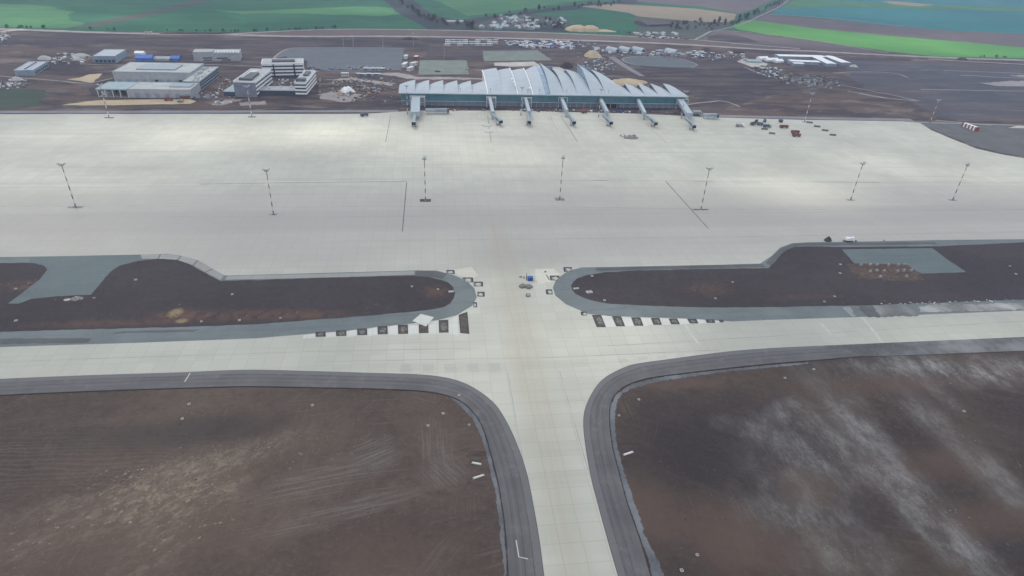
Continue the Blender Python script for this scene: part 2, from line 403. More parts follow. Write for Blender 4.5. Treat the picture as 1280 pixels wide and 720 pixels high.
m_lot2 = gravelm('pale_parking_surface', (0.15,0.18,0.155), 0.25)
m_road = gravelm('dirt_road', (0.27,0.245,0.235), 0.25)
m_road2 = gravelm('grey_road', (0.19,0.19,0.2), 0.25)
m_pale = gravelm('pale_ground', (0.4,0.37,0.33), 0.3)
m_sand = gravelm('sand', (0.42,0.34,0.22), 0.2)
m_corr = soil('road_corridor_soil', (0.10,0.078,0.072), (0.135,0.105,0.095), (0.19,0.155,0.14), 0.0, None, streak=.5)
def f_dark(k, c):
    v = k.xf(k.pos(), (150,80,0), .03, (.22, 1, 1))
    c = k.mix(k.mul(k.ramp(k.noise(30, 8, v, .68), .46, .58), .7), c, (0.09,0.07,0.066))
    return k.mix(k.mul(k.ramp(k.noise(14, 8, k.xf(v, (90,20,0)), .72), .52, .62), .55), c, (0.14,0.115,0.105))
m_dark = soil('dark_soil', (0.03,0.026,0.032), (0.045,0.038,0.044), (0.082,0.068,0.068), 0.0, f_dark, streak=.5)
m_redsoil = soil('reddish_soil', (0.062,0.045,0.04), (0.11,0.074,0.06), (0.16,0.12,0.10), 0.0, f_ground, streak=.4, big=40)
def f_grey(k, c):
    v = k.xf(k.pos(), (50,380,0), -.05, (.15, 1, 1))
    c = k.mix(k.mul(k.ramp(k.noise(26, 8, v, .68), .48, .6), .6), c, (0.095,0.085,0.09))
    c = k.mix(k.mul(k.ramp(k.noise(60, 6, k.xf(v, (10,70,0))), .48, .6), .6), c, (0.088,0.066,0.06))
    return k.mix(k.mul(k.ramp(k.noise(12, 8, k.xf(v, (90,20,0)), .72), .54, .62), .5), c, (0.17,0.15,0.14))
m_greysoil = soil('grey_tilled_soil', (0.045,0.052,0.068), (0.066,0.07,0.085), (0.13,0.12,0.12), -0.08, f_grey, streak=.45, big=110)

def asphalt():
    """paver lanes: u across the strip, v along it"""
    k = NT('fresh_asphalt', 0.75, 0.35); u, v, _ = k.sep(k.uv())
    c = k.mix(k.ramp(k.noise(12, 5), .3, .7), (0.080,0.077,0.080), (0.107,0.103,0.102))
    cu = k.n.new('ShaderNodeCombineXYZ'); k.t.links.new(k.mul(u, 9), cu.inputs[0]); k.t.links.new(k.mul(v, 0.02), cu.inputs[1])
    c = k.mix(k.mul(k.ramp(k.noise(1.0, 4, cu.outputs[0], .6), .45, .7), .55), c, (0.118,0.12,0.13))
    outer = k.ramp(k.math('ADD', u, k.mul(k.math('SUBTRACT', k.noise(14, 5), .5), .08)), 0.27, 0.22)
    c = k.mix(k.mul(outer, .8), c, (0.125,0.128,0.128))
    for q, wd, cc, st in ((0.25,.012,(0.035,0.035,0.04),.8), (0.5,.014,(0.04,0.04,0.047),.8), (0.74,.012,(0.04,0.04,0.047),.6), (0.36,.03,(0.13,0.13,0.14),.35), (0.62,.03,(0.13,0.13,0.14),.3)):
        d = k.math('ABSOLUTE', k.math('SUBTRACT', u, q)); c = k.mix(k.ramp(d, wd, wd*.3, 0, st), c, cc)
    c = k.mix(k.ramp(u, 0.022, 0.012), c, (0.05,0.05,0.052))
    c = k.mix(k.ramp(u, 0.955, 0.97), c, (0.025,0.024,0.026))
    c = k.mix(k.mul(k.ramp(k.noise(6, 8, None, .75), .54, .66), .4), c, (0.15,0.15,0.145))
    c = k.mix(k.mul(k.ramp(k.noise(2.5, 8, None, .75), .55, .68), .4), c, (0.06,0.058,0.06))
    k.bump(k.noise(0.4, 4), 0.15, 0.05)
    return k.out(c)
m_asph = asphalt()

def field(name, a, b, c3, ang=0.0, patch=None):
    k = NT(name, 0.95, 0.15)
    c = k.mix(k.ramp(k.noise(160, 4), .35, .7), a, b)
    sv = k.xf(k.pos(), (0,0,0), ang, (0.07, 1, 1))
    c = k.mix(k.mul(k.ramp(k.noise(22, 5, sv), .45, .75), .5), c, c3)
    c = k.mix(k.mul(k.ramp(k.noise(90, 7, None, .65, .5), .5, .7), .5), c, c3)
    c = k.mix(k.mul(k.ramp(k.noise(45, 7, k.xf(k.pos(), (500,40,0)), .65), .52, .72), .4), c, tuple(q*.65 for q in a))
    x, y, z = k.sep(k.xf(k.pos(), (0,0,0), ang))
    c = k.mix(k.lines(y, 24, 1.2), c, tuple(q*.8 for q in a))
    return k.out(c)
m_green = field('winter_wheat', (0.010,0.082,0.042), (0.022,0.115,0.055), (0.045,0.155,0.07), 0.2)
m_green2 = field('pale_field_and_sun_green', (0.04,0.14,0.06), (0.06,0.18,0.065), (0.08,0.20,0.08), 0.1)  # pale fields, also the colour of the painted sun patches
m_bright = field('bright_green_field', (0.065,0.22,0.05), (0.095,0.28,0.06), (0.07,0.21,0.06), -0.25)
m_teal = field('blue_green_field', (0.012,0.13,0.14), (0.018,0.152,0.155), (0.03,0.18,0.15), -0.2)
m_beige = field('stubble_field', (0.22,0.185,0.125), (0.27,0.225,0.155), (0.3,0.25,0.19), 0.0)
m_plough = field('ploughed_field', (0.095,0.08,0.085), (0.125,0.105,0.105), (0.15,0.13,0.125), -0.2)
m_scrub = field('scrub_ground', (0.045,0.062,0.055), (0.065,0.078,0.062), (0.10,0.10,0.08), 0.3)
m_gully = field('gully_ground', (0.022,0.032,0.036), (0.032,0.042,0.044), (0.05,0.055,0.05), 0.6)
m_grass = field('rough_grass', (0.045,0.07,0.05), (0.065,0.08,0.058), (0.09,0.09,0.07), 0.0)

# object materials
m_roofw = plain('white_metal_roof', (0.335,0.385,0.42), 0.5, 0.06, 8)
m_roofg = plain('grey_membrane_roof', (0.40,0.42,0.40), 0.7, 0.12, 9)
m_roofteal = plain('teal_metal_roof', (0.28,0.37,0.38), 0.6, 0.1, 9)
m_eave = plain('pale_teal_eave', (0.42,0.52,0.53), .5, .05, 8)
m_slate = plain('slate_grey_wall', (0.17,0.185,0.22), .6, .2, 3)
m_rim = plain('dusty_concrete_rim', (0.40,0.39,0.36), .9, .2, 1)
m_dust = plain('pale_dust', (0.435,0.438,0.39), .9, .12, 1.5)
m_skyl = plain('roof_light_panel', (0.24,0.29,0.31), 0.4, 0.1, 4)
m_wall = plain('grey_clad_wall', (0.34,0.36,0.37), 0.7, 0.1, 5)
m_wallp = plain('mauve_clad_wall', (0.37,0.37,0.38), 0.7, 0.1, 5)
m_wallb = plain('blue_clad_wall', (0.22,0.29,0.34), 0.7, 0.12, 5)
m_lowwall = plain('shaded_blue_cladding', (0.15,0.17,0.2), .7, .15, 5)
m_white = plain('white_paint', (0.74,0.75,0.75), 0.6, 0.05, 3)
m_offw = plain('dusty_white', (0.55,0.56,0.56), 0.7, 0.12, 2)
m_grey = plain('grey_steel', (0.32,0.35,0.37), 0.5, 0.1, 2)
m_dgrey = plain('dark_steel', (0.09,0.095,0.105), 0.6, 0.2, 2)
m_blk = plain('black_rubber', (0.02,0.02,0.022), 0.8, 0.2, 1)
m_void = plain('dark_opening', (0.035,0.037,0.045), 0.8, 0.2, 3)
m_red = plain('red_paint', (0.24,0.055,0.05), 0.55, 0.12, 2)
m_rust = plain('brown_red_paint', (0.15,0.06,0.055), 0.6, 0.15, 2)
m_blue = plain('blue_paint', (0.03,0.10,0.30), 0.5, 0.1, 2)
m_bluet = plain('blue_tent_fabric', (0.06,0.15,0.42), 0.6, 0.12, 3)
m_conc = plain('raw_concrete', (0.36,0.36,0.34), 0.85, 0.2, 1.5)
m_concf = plain('stone_fill', (0.135,0.132,0.12), .9, .6, .7)
m_concd = plain('weathered_concrete', (0.2,0.2,0.195), 0.9, 0.3, 1.0)
m_bridge = plain('jet_bridge_cladding', (0.31,0.37,0.41), 0.5, 0.08, 3)
m_tun = plain('tunnel_cladding', (0.21,0.255,0.285), .5, .1, 3)
m_bridged = plain('jet_bridge_side', (0.24,0.28,0.32), 0.5, 0.1, 3)
m_soilp = plain('dug_soil', (0.075,0.066,0.058), 0.95, 0.4, 1.2)
m_rubble = plain('rubble', (0.2,0.19,0.17), 0.9, 0.5, 0.8)
m_leaf = plain('bare_shrub_foliage', (0.055,0.07,0.045), 0.9, 0.4, 3)
m_leaf2 = plain('dark_tree_foliage', (0.05,0.065,0.05), 0.9, 0.4, 3)
m_bark = plain('bark', (0.09,0.075,0.06), 0.9, 0.2, 1)
def glassm(name, c, px, pz, rough=0.15, mull=(0.25,0.3,0.32), w=0.12):
    k = NT(name, rough, 0.6); x, y, z = k.sep(k.obj())
    ce = k.cells(px, 50, None); c1 = k.mix(k.mul(ce, .5), c, tuple(q*1.5 for q in c))
    l = k.math('MAXIMUM', k.lines(x, px, w), k.lines(z, pz, w))
    return k.out(k.mix(k.mul(l, .8), c1, mull))
m_glass = glassm('teal_glazing', (0.03,0.12,0.15), 3.1, 3.6, 0.15, (0.10,0.2,0.22), .1)
m_glassd = glassm('dark_window_band', (0.035,0.045,0.065), 1.5, 9.0, 0.2, (0.12,0.14,0.16))
m_glassb = glassm('blue_glazing', (0.13,0.22,0.30), 3.0, 3.0, 0.2, (0.35,0.42,0.46))

def mastm():
    k = NT('banded_mast_paint', 0.6, 0.3); x, y, z = k.sep(k.obj())
    f = k.math('FRACT', k.math('DIVIDE', z, 6.0)); b = k.ramp(f, 0.49, 0.51)
    return k.out(k.mix(k.mul(b, k.ramp(z, 23.9, 24.1, 1, 0)), (0.20,0.14,0.14), (0.58,0.58,0.57)))
m_mast = mastm()

#@@GROUND
# ================================================================ the ground and the paving
MB().prism([(-9000,-2500),(9000,-2500),(9000,16000),(-9000,16000)], -0.6, 0.0).build('ground', m_ground)
tag(bpy.data.objects['ground'], 'brown bare soil of the building site', None, None, 'structure')

# outer and inner rims of the paved shoulders (photo survey)
LO = [(-260,489),(-120,481),(0,474.5),(108,470),(230,466),(307,463),(387,464.5),(470,467),(520,468.5),(544,470.5),(560,473),(573,476.5),(590,484),(602,491.5),(620,507),(635,531),(646,555),(658,590),(667,633),(674.5,677),(680.5,722),(690,790),(703,880)]
LI = [(-260,511),(-120,502),(0,495),(137,489),(230,486),(307,484),(400,485.5),(472,487),(526,489.6),(545,492),(560,495.5),(577,503),(593,518),(604,537.6),(613,568),(622,604.5),(628,640.6),(632,676.7),(634.5,722),(641,790),(650,880)]
RO = [(825,880),(792,790),(772,720),(757.5,669.5),(746.7,629.7),(737.7,593.6),(732,561),(729,532),(730.4,514),(739.5,492.5),(748,480),(757.5,471.5),(775,462),(787.5,457),(840,449),(915,439.5),(960,436),(1022,433)]
RI = [(885,880),(837,790),(814,720),(801,676),(785.6,632.5),(774.7,593),(766,558),(762.4,527.5),(763.7,505.6),(769,494),(777,486),(790,479.5),(807.5,474),(850,468),(895,462.7),(960,455.8),(1009,452),(1080,446)]
far_edge = [(-500,139),(-200,141),(0,143),(250,142.6),(455,142.8),(520,138.5),(640,138.5),(800,142.5),(890,147),(1000,150),(1130,152),(1150,154),(1164,163),(1190,174),(1220,186),(1250,193),(1285,199),(1340,205),(1500,214),(1700,225)]
near = [(1700,406),(1280,424),(1100,431.5),(1022,433)]
conc_poly = far_edge+near+RO[::-1]+LO[::-1]+[(-600,500)]
sheet('apron', conc_poly, 0.30, m_apron, label='pale concrete apron with the taxiways crossing it')
sheet('soil_field', [(-900,540)]+LI+[(-900,880)], 0.12, m_left, label='graded brown soil left of the taxiway')
sheet('soil_field', RI+[(1080,446),(1280,440),(1700,425),(2200,880)], 0.12, m_right, label='brown soil with milky smears right of the taxiway')
ribbon('taxiway_shoulder', LO, LI, 0.34, m_asph, 220, 'curving asphalt shoulder left of the taxiway')
ribbon('taxiway_shoulder', RO, RI, 0.34, m_asph, 220, 'curving asphalt shoulder right of the taxiway')
ribbon('taxiway_shoulder', [(1022,433),(1100,429.5),(1280,421.7),(1700,403)], [(1080,446),(1150,444),(1280,439),(1700,424)], 0.335, m_band, 60, 'unfinished grey stone shoulder at the right edge')
# crumbling stone fringe inside both shoulders
sheet('stone_fringe', [(760,520),(763,506),(770,493),(790,480),(830,471),(900,463),(960,457),(1012,453),(1010,455),(960,460),(900,466),(830,476),(793,485),(777,492),(770,506),(768,527),(772,560),(783,600),(800,648),(806,668),(816,690),(828,712),(834,740),(822,745),(810,700),(798,668),(783,625),(768,570),(761,530)], 0.16, m_fringe, rag=.75, size=1.3, step=.7, label='crumbling stone edge inside the right shoulder')
sheet('stone_fringe', [(560,495),(577,502),(593,517),(604,537),(613,568),(622,604),(629,645),(634,722),(630,722),(626,672),(620,620),(609,572),(600,542),(589,522),(572,505)], 0.16, m_fringe, rag=.6, size=1.2, step=.7, label='crumbling stone edge inside the left shoulder')

# --- left island
L_out = [(-300,325.5),(0,322),(90,320.5),(175,318.8),(207,318),(225,320),(247.5,326),(267.5,337.5),(281,345),(320,344),(405,341.8),(470,340),(520,338.6),(545,338.7),(567.5,344.5),(582.5,351),(593,361),(596,372.5),(590,383),(570,395),(547.5,400.7),(515,405),(472,409.5),(432,414.5),(375,419),(320,423.5),(175,429),(0,434.5),(-300,446)]
sheet('gravel_shoulder', L_out, 0.34, m_gravel, label='grey stone band round the left island')
L_soil = [(-300,332),(0,329.5),(150/4,329.3),(55,332.5),(60,337.5),(50,350),(28,367),(11,380),(25,380),(40,374),(72,371),(115,369),(122,360),(130,350),(138,341),(150,333),(175,326.5),(190,325),(215,324),(232,328),(255,341),(275,352),(320,351),(405,348),(470,346.5),(520,345),(537.5,347.5),(552,351),(560,354),(566,360),(569,367),(567.5,373),(562,380),(555,385),(532.5,388.5),(500,391.5),(470,394.5),(370,402),(320,406),(225,409.5),(100,412.5),(0,415.5),(-300,424)]
sheet('island_soil', L_soil, 0.40, m_isl, rag=0.5, size=4, step=2.5, label='dark brown soil of the left island')
# --- right island
R_out = [(1700,289),(1400,295.5),(1280,299.5),(1180,300.5),(1072,302.5),(1010,303.3),(990,304.5),(975,310),(965,320),(950,330),(900,331.5),(790,333.7),(727.5,334.8),(715,338),(707.5,341),(695,350),(691,360),(694,370),(707.5,381),(735,393),(765,396),(852,398.5),(915,402.5),(960,400.5),(1100,396),(1280,388.7),(1700,371)]
sheet('gravel_shoulder', R_out, 0.34, m_gravel, label='grey stone band round the right island')
R_soil = [(1700,294),(1280,303.5),(1172,308.5),(1047,309.5),(1010,308.5),(992,309),(980,314),(968,328),(960,336),(900,336.5),(790,339),(755,341),(732.5,345),(722,348.5),(717.5,352.5),(714,358),(715,363),(720,368),(727.5,372),(745,377.5),(765,380.5),(840,384),(900,385),(960,384.5),(1085,382.3),(1172,379),(1280,375),(1700,362)]
sheet('island_soil', R_soil, 0.40, m_isl, rag=0.5, size=4, step=2.5, label='dark soil of the right island')
sheet('stone_pad', [(1052,312.5),(1165,311),(1172,316),(1180,322.5),(1207.5,341),(1152,342.8),(1143,338),(1133,331.5),(1067.5,330)], 0.46, m_pad, rag=0.35, size=3, step=2, label='levelled blue grey stone pad on the right island')
sheet('stone_pad', [(37,322.5),(172,319.8),(175,325.8),(150,332.8),(138,340.8),(130,349.8),(122,359.8),(114,369.4),(72,371.2),(40,374.4),(24,380.4),(10,380.4),(28,367.2),(50,350.2),(60,337.6),(55,332),(37,328.8)], 0.46, m_pad, rag=0.3, size=3, step=2, label='levelled blue grey stone pad on the left island')
strip('edge_strip', [(960,331),(970,320),(982,311),(995,306.5),(1020,306),(1170,304.5)], 3.2, 0.42, m_edge, label='narrow dark grey edge of the right island')
strip('edge_strip', [(745,337.4),(790,336.2),(900,333.8),(955,332.5)], 3.4, 0.42, m_edge, label='straight dark grey edge of the right island')
strip('edge_strip', [(283,348),(405,345.4),(518,341.8)], 4.2, 0.44, m_dullslab, label='pale edge strip of the left island')
strip('edge_strip', [(520,342.5),(545,343.5),(556,346)], 6.5, 0.43, m_edge, label='dark end of the left island edge')
# patches of stone along the lower band at right
for i, (q, mm) in enumerate((([(1060,383.5),(1130,381.5),(1150,395.5),(1105,397)], m_band2), ([(1147,385),(1166,381.5),(1184,380),(1186,382),(1280,379),(1400,375),(1400,383),(1240,389),(1150,391)], m_band3), ([(1052,385),(1062,384.5),(1070,394),(1066,397)], m_band3), ([(1072,383.5),(1090,382.5),(1100,396.5),(1086,397.4)], m_edge))):
    sheet('stone_patch', q, 0.40+0.012*i, mm, rag=1.6, size=3.5, step=1.2, label='patch of stone on the lower band of the right island')
for q in ([(0,424),(60,423.5),(115,424),(110,429),(0,431)], [(150,415),(250,412.5),(240,415.5),(140,417.5)]):
    sheet('stone_patch', q, 0.40, m_edge, rag=0.7, size=5, step=2, label='darker damp patch on the lower band of the left island')

# slabs cast along the curve of the left island
sl_o = [(175,319.2),(201,318.6),(227,320.8),(247,326.6),(266,337.2),(281,345.5)]
sl_i = [(177,324.2),(198,324.2),(222,325.8),(242,332.5),(257,341.2),(277,351.6)]
for i in range(5):
    a, b, c, d = sl_o[i], sl_o[i+1], sl_i[i+1], sl_i[i]
    g = 0.04
    q = [tuple(a[k]+(b[k]-a[k])*g for k in (0,1)), tuple(b[k]+(a[k]-b[k])*g for k in (0,1)), tuple(c[k]+(d[k]-c[k])*g for k in (0,1)), tuple(d[k]+(c[k]-d[k])*g for k in (0,1))]
    sheet('concrete_slab', q, 0.50, m_dullslab, label='cast slab on the curved edge of the left island')

# joints and slots cut in the apron
m_slot = plain('dark_joint', (0.10,0.10,0.10), 0.9, 0.3, 6)
m_slotl = plain('pale_joint', (0.5,0.51,0.5), 0.9, 0.1, 6)
m_slotm = plain('faint_joint', (0.27,0.265,0.25), 0.9, 0.3, 20)
def joint(pts, w, m=m_slot, nm='expansion_joint'): return strip(nm, pts, w, 0.312, m, label='dark slot cut straight across the apron concrete', curve=False, skirt=0.02)
joint([(250,230.6),(380,228.6),(508,227.2)], 0.45)
joint([(0,232.6),(250,231.6)], 0.7, m_slotl); joint([(320,228),(500,226)], 0.8, m_slotl)
joint([(625,225.7),(832,226.2),(960,227.6),(1280,229),(1700,231)], 0.42, m_slotm)
joint([(740,225.9),(760,226)], 0.7); joint([(868,226.8),(890,227)], 0.7); joint([(1010,227.9),(1100,228.4)], 0.55)
joint([(863,262),(985,262.4),(1280,262),(1700,261)], 0.35, m_slotm)
joint([(508.4,228),(503,290)], 0.55); joint([(832,227),(885,286)], 0.6); joint([(488.5,144),(482,178)], 0.45)
joint([(609.5,145),(614,178)], 0.4); joint([(701,145),(722,178)], 0.5); joint([(803,150),(833,179)], 0.35, m_slotm); joint([(688,146),(697,165)], 0.6, m_slotm); joint([(684.5,146),(692,160)], 0.5, m_slotm)
joint([(965,168),(990,182)], 0.35, m_slotm); joint([(1050,172),(1095,195)], 0.35, m_slotm); joint([(1082,156),(1150,183)], 0.3, m_slotm)
joint([(0,258.5),(330,259),(640,258.6),(876,261.5)], 0.25, m_slotm)
joint([(430,301.5),(900,297),(1280,290)], 0.25, m_slotm); joint([(0,270),(400,272),(1280,263)], 0.2, m_slotm)
joint([(390,453),(700,447),(900,438)], 0.25, m_slotm); joint([(-60,455),(390,440),(600,436)], 0.2, m_slotm); joint([(760,433),(1280,402)], 0.2, m_slotm)
for x in (TX-11.5, TX+11.5): strip('expansion_joint', [(x,105),(x,215)], 0.18, 0.312, m_slotm, curve=False, skirt=0.02, world=True, label='fine joint along the edge of the taxiway')

# service strip at the far rim of the apron
strip('service_road', [(-400,138.4),(0,140.2),(250,139.8),(498,139)], 8, 0.2, m_road2, label='grey service road behind the apron, left of the terminal', curve=False)
strip('service_road', [(875,144.5),(1000,147.5),(1140,150)], 9, 0.2, m_road2, label='grey service road behind the apron, right of the terminal', curve=False)
strip('service_road', [(1135,152.5),(1280,157),(1600,168)], 5, 0.16, m_road2, curve=False, label='thin grey road running off to the right')

#@@FAR
# ================================================================ beyond the apron: bare ground, roads and fields
def fs(name, pts, z, mat, label, rag=4.0, size=40, step=15, **k):
    if pts is None:
        pts = [G2(*p) for p in LONG]+[(6500,900),(8500,15500),(-8500,15500),(-6500,1100)]; k['world'] = True
    return sheet(name, pts, z, mat, rag=rag, size=size, step=step, label=label, skirt=0.05, **k)
LONG = [(-900,20),(-300,29),(0,35.5),(60,37.5),(130,39),(280,40.5),(365,39),(420,36.5),(540,37.5),(700,41.5),(840,48),(875,49.5),(893,38.5),(918,38),(1000,48),(1100,63),(1167,71),(1280,74),(1600,86)]
fs('farmland', None, 0.06, m_green, 'green farmland behind the airport', rag=0)
fs('green_field_and_sun_patch', [(-400,10),(0,4),(60,8),(95,16),(80,24),(110,30),(80,35.5),(0,33.5),(-300,26)], 0.14, m_green2, 'sun patch painted in lighter green on the far left field corner', rag=10)  # sunlit corner of the field put into its colour
fs('green_field_and_sun_patch', [(262,12),(300,14),(400,10),(470,8),(520,15),(470,20),(380,17),(300,18)], 0.13, m_green2, 'sun patch painted as a paler streak in the wide green field', rag=10)  # sunlight on the wide field painted as lighter green
fs('farm_track', [(85,34.5),(125,33),(175,23),(215,13),(255,3),(280,-3),(262,-5),(240,1),(200,11),(150,22),(105,31)], 0.16, m_scrub, 'brown track crossing the left green field')
fs('gully', [(478,-2),(515,-2),(527,10),(545,20),(560,22),(572,25),(600,22),(640,17),(700,8),(760,2),(800,-2),(830,-4),(820,1),(790,5),(740,10),(700,13.5),(655,19),(700,30),(710,40),(600,38),(560,37.3),(533,36.5),(520,28),(500,18),(487,8)], 0.15, m_gully, 'dark wooded gully between the far fields', rag=6)
fs('green_field_and_sun_patch', [(535,-4),(560,8),(585,20),(640,14),(690,6),(760,-3),(700,-8)], 0.14, m_green2, 'green field between the gullies', rag=3)
fs('bare_patch', [(680,20),(705,22),(722,30),(700,33),(660,36),(600,38),(590,32),(620,22),(655,18)], 0.18, m_scrub, 'rough ground round the far village', rag=5)
fs('beige_field', [(722,8),(770,5),(809,7),(870,11),(921,17.5),(918,24),(910,28),(870,27),(797,20.5),(785,16),(750,11)], 0.18, m_beige, 'beige stubble field at the top', rag=2)
fs('ploughed_field', [(800,-6),(840,-10),(985,-8),(962,2),(940,12),(924,17),(880,8.5),(830,5),(795,2)], 0.16, m_plough, 'mauve ploughed field at the top', rag=2)
fs('scrub_ground', [(797,21),(870,27.5),(910,28.5),(918,30),(950,17),(975,0),(992,-8),(1010,-8),(985,4),(960,18),(930,30),(893,38.3),(872,49),(840,47.6),(780,44),(792,40),(800,33),(790,26)], 0.2, m_scrub, 'scrubby ground beside the far road', rag=3)
fs('teal_field', [(985,5),(1010,-8),(1280,-30),(1900,-20),(2200,30),(1280,44),(1150,38),(1019,22),(955,17)], 0.14, m_teal, 'blue green field at the far right', rag=2)
fs('green_field_and_sun_patch', [(975,-2),(1060,2),(1130,6),(1280,9),(1500,14),(1500,20),(1280,14.5),(1120,10),(1040,8),(990,10),(965,10)], 0.17, m_green2, 'pale green strip at the far right', rag=5)
fs('bare_strip', [(1100,1),(1125,2),(1168,6),(1150,8),(1115,5)], 0.2, m_beige, 'small beige strip in the far right field', rag=3)
fs('ploughed_field', [(952,17.5),(1000,21),(1108,32),(1180,38),(1280,42.5),(1700,62),(1700,84),(1280,59.8),(1108,44.8),(1019,36),(938.6,25.2)], 0.19, m_plough, 'mauve ploughed strip above the bright green field', rag=2)
fs('bright_field', [(924,27),(938.6,24.8),(1019,35.6),(1108,44.5),(1280,59.4),(1700,84),(2000,100),(2000,108),(1500,88),(1280,73),(1167,70.6),(1108,64),(1000,48.5),(960,43),(925,37.5),(914,33)], 0.21, m_bright, 'long bright green field at the right', rag=2)
fs('grey_field', [(893,39),(920,40),(1000,49),(1100,64.5),(1060,65.5),(1000,61),(930,56),(876,49.5)], 0.17, m_plough, 'grey field in the fork of the far roads', rag=2)
fs('dark_field', [(884,46),(898,42),(925,45),(950,53),(920,53),(885,50)], 0.2, m_dark, 'dark corner of the forked field', rag=2)
# road corridor
fs('road_corridor', [(280,42),(365,39.5),(420,37),(540,37.5),(700,42),(840,48.5),(930,57),(960,59),(1060,66),(1000,64),(960,63),(840,55.5),(700,50.5),(545,47),(400,46),(340,46.5),(280,45.5)], 0.10, m_corr, 'brown earthworks between the two far roads', rag=1.5)
def road(pts, w, mat, label, z=0.26, rag=1.0, w1=None): return strip('road', pts, w, z, mat, label=label, rag=rag, w1=w1)
road([(-600,26),(-200,32),(0,36.5),(60,38.5),(130,41),(200,42.5),(280,43.2),(340,45),(400,45.8),(470,45.5),(545,46.2),(625,47.8),(700,49.8),(840,55),(960,62.2),(1000,63.5),(1100,68.5),(1200,73),(1280,75.5),(1600,88)], 13, m_road, 'long pale earth road along the far edge of the site')
road([(200,42),(280,42.6),(340,39.8),(420,36.8),(540,37.6),(620,39.5),(700,41.8),(840,48.2),(870,50),(930,55.5),(1000,61)], 7, m_road, 'far pale road beyond the earthworks')
road([(868,50),(880,44),(893,38.8),(920,39.5),(1000,48.2),(1060,57.5),(1110,66.5)], 4, m_road, 'thin pale road forking towards the bright green field', z=0.3)
road([(893,38.8),(925,31),(950,20),(975,8),(990,-4),(1000,-12)], 5, m_road2, 'thin road climbing between the far fields', z=0.3)
road([(955,18),(1000,20),(1060,25),(1130,33)], 5, m_road, 'pale track edging the mauve ploughed strip', z=0.3)
road([(0,39),(-60,45),(-20,42),(30,36.5)], 10, m_pale, 'pale bend of the earth road in the far left corner', z=0.3)
road([(1160,74),(1200,76.5),(1280,80.5),(1500,92)], 4, m_pale, 'thin pale track at the far right')
# dark ground patches, lots
fs('dark_ground', [(-300,47),(0,44),(60,45),(150,48),(230,46),(330,48),(400,48.5),(520,48),(540,58),(440,59.5),(365,60),(348,64),(300,62),(200,58),(100,56),(0,56),(-300,60)], 0.05, m_dark, 'dark ground behind the left buildings', rag=8)
fs('dark_ground', [(535,61),(600,61),(612,74),(590,75),(530,75)], 0.07, m_dark, 'dark plot behind the pale parking area', rag=1)
fs('dark_ground', [(790,86),(850,80),(900,72),(930,80),(960,92),(1000,108),(1005,128),(960,140),(880,135),(862,115),(830,104),(800,100)], 0.05, m_dark, 'dark bare ground right of the terminal', rag=8)
fs('dark_ground', [(500,133.5),(862,136.5),(880,143.5),(800,140.5),(640,137.5),(520,137.8),(500,140)], 0.24, m_redsoil, 'dug reddish strip along the foot of the terminal', rag=1, size=5, step=3)
fs('red_ground', [(985,114),(1060,118),(1140,130),(1160,140),(1130,149),(1010,147),(900,144),(920,130),(960,120)], 0.06, m_redsoil, 'reddish ground by the far corner of the apron', rag=8)
fs('grey_ground', [(1060,75),(1160,77),(1280,82),(1700,100),(2200,190),(1500,168),(1280,154),(1200,151),(1160,140),(1130,124),(1080,110),(1060,96)], 0.055, m_greysoil, 'grey tilled ground at the right', rag=8)
fs('dark_ground', [(1140,153),(1200,155.5),(1280,160),(1700,178),(1700,222),(1340,202),(1285,196.5),(1250,190.5),(1220,183),(1190,172),(1166,162)], 0.07, m_edge, 'dark rim of the apron at the right', rag=1)
fs('grass_patch', [(-300,112),(0,111),(45,110),(90,115),(78,122),(60,132),(20,135),(-300,137)], 0.08, m_grass, 'rough grass at the left behind the apron', rag=5)
fs('sand_patch', [(84,99),(100,97),(112,93),(128,92),(122,98),(117,104),(100,101.5)], 0.12, m_sand, 'pale sand patch left of the cargo hall', rag=1.5, size=8, step=4)
fs('sand_patch', [(78,131),(120,125.5),(200,124.3),(236,124),(246,126.5),(238,130),(160,131.2),(100,132)], 0.14, m_sand, 'sand strip in front of the cargo building', rag=1.5, size=8, step=4)
fs('red_ground', [(60,110),(110,104),(118,121),(110,125),(80,130),(62,134),(50,128)], 0.1, m_redsoil, 'reddish earth beside the cargo building', rag=4)
fs('worksite_ground', [(246,96),(285,92),(300,118),(330,123),(400,123),(430,112),(490,118),(495,130),(440,136),(330,137),(250,136),(244,124)], 0.09, m_redsoil, 'churned reddish earth round the office block', rag=5, size=20, step=6)
for q in ([(262,131),(285,125),(310,123),(290,128),(275,132)], [(400,100),(440,97),(495,104),(492,107),(440,101)], [(396,118),(430,112),(455,122),(430,128),(402,124)], [(300,129),(330,127),(335,130),(305,132)], [(450,92),(500,91),(520,96),(608,97.6),(608,99.5),(520,99.3),(490,95)]):
    fs('bare_patch', q, 0.13, m_road, 'paler beaten earth between the buildings', rag=4.5, size=9, step=2)
sheet('parking_area', [(340,76.5),(345,70),(350,66),(357,62.5),(365,60.6),(440,60),(505,61),(503,75),(501,88),(410,89),(384,84),(384,76)], 0.18, m_lot, label='large grey parking area')
strip('kerb_strip', [(339,77),(345,70),(350,66),(357,62.3),(365,60.3),(440,59.6),(506,60.6)], 2.5, 0.24, m_road, label='pale rim of the large parking area')
sheet('parking_area', [(525,75.5),(583,75.5),(586,93),(523,93.5)], 0.18, m_lot2, label='pale green grey parking area behind the terminal', rag=1, size=10, step=5)
sheet('parking_area', [(603,64),(672,63),(690,75.5),(605,76.5)], 0.18, m_lot2, label='pale grey plot behind the terminal roof', rag=1, size=10, step=5)
sheet('parking_area', [(778,74),(790,71),(838,71.5),(852,74),(870,81),(862,84.5),(800,82),(785,79)], 0.2, m_lot, curve=True, label='grey oval lot right of the sand heap')
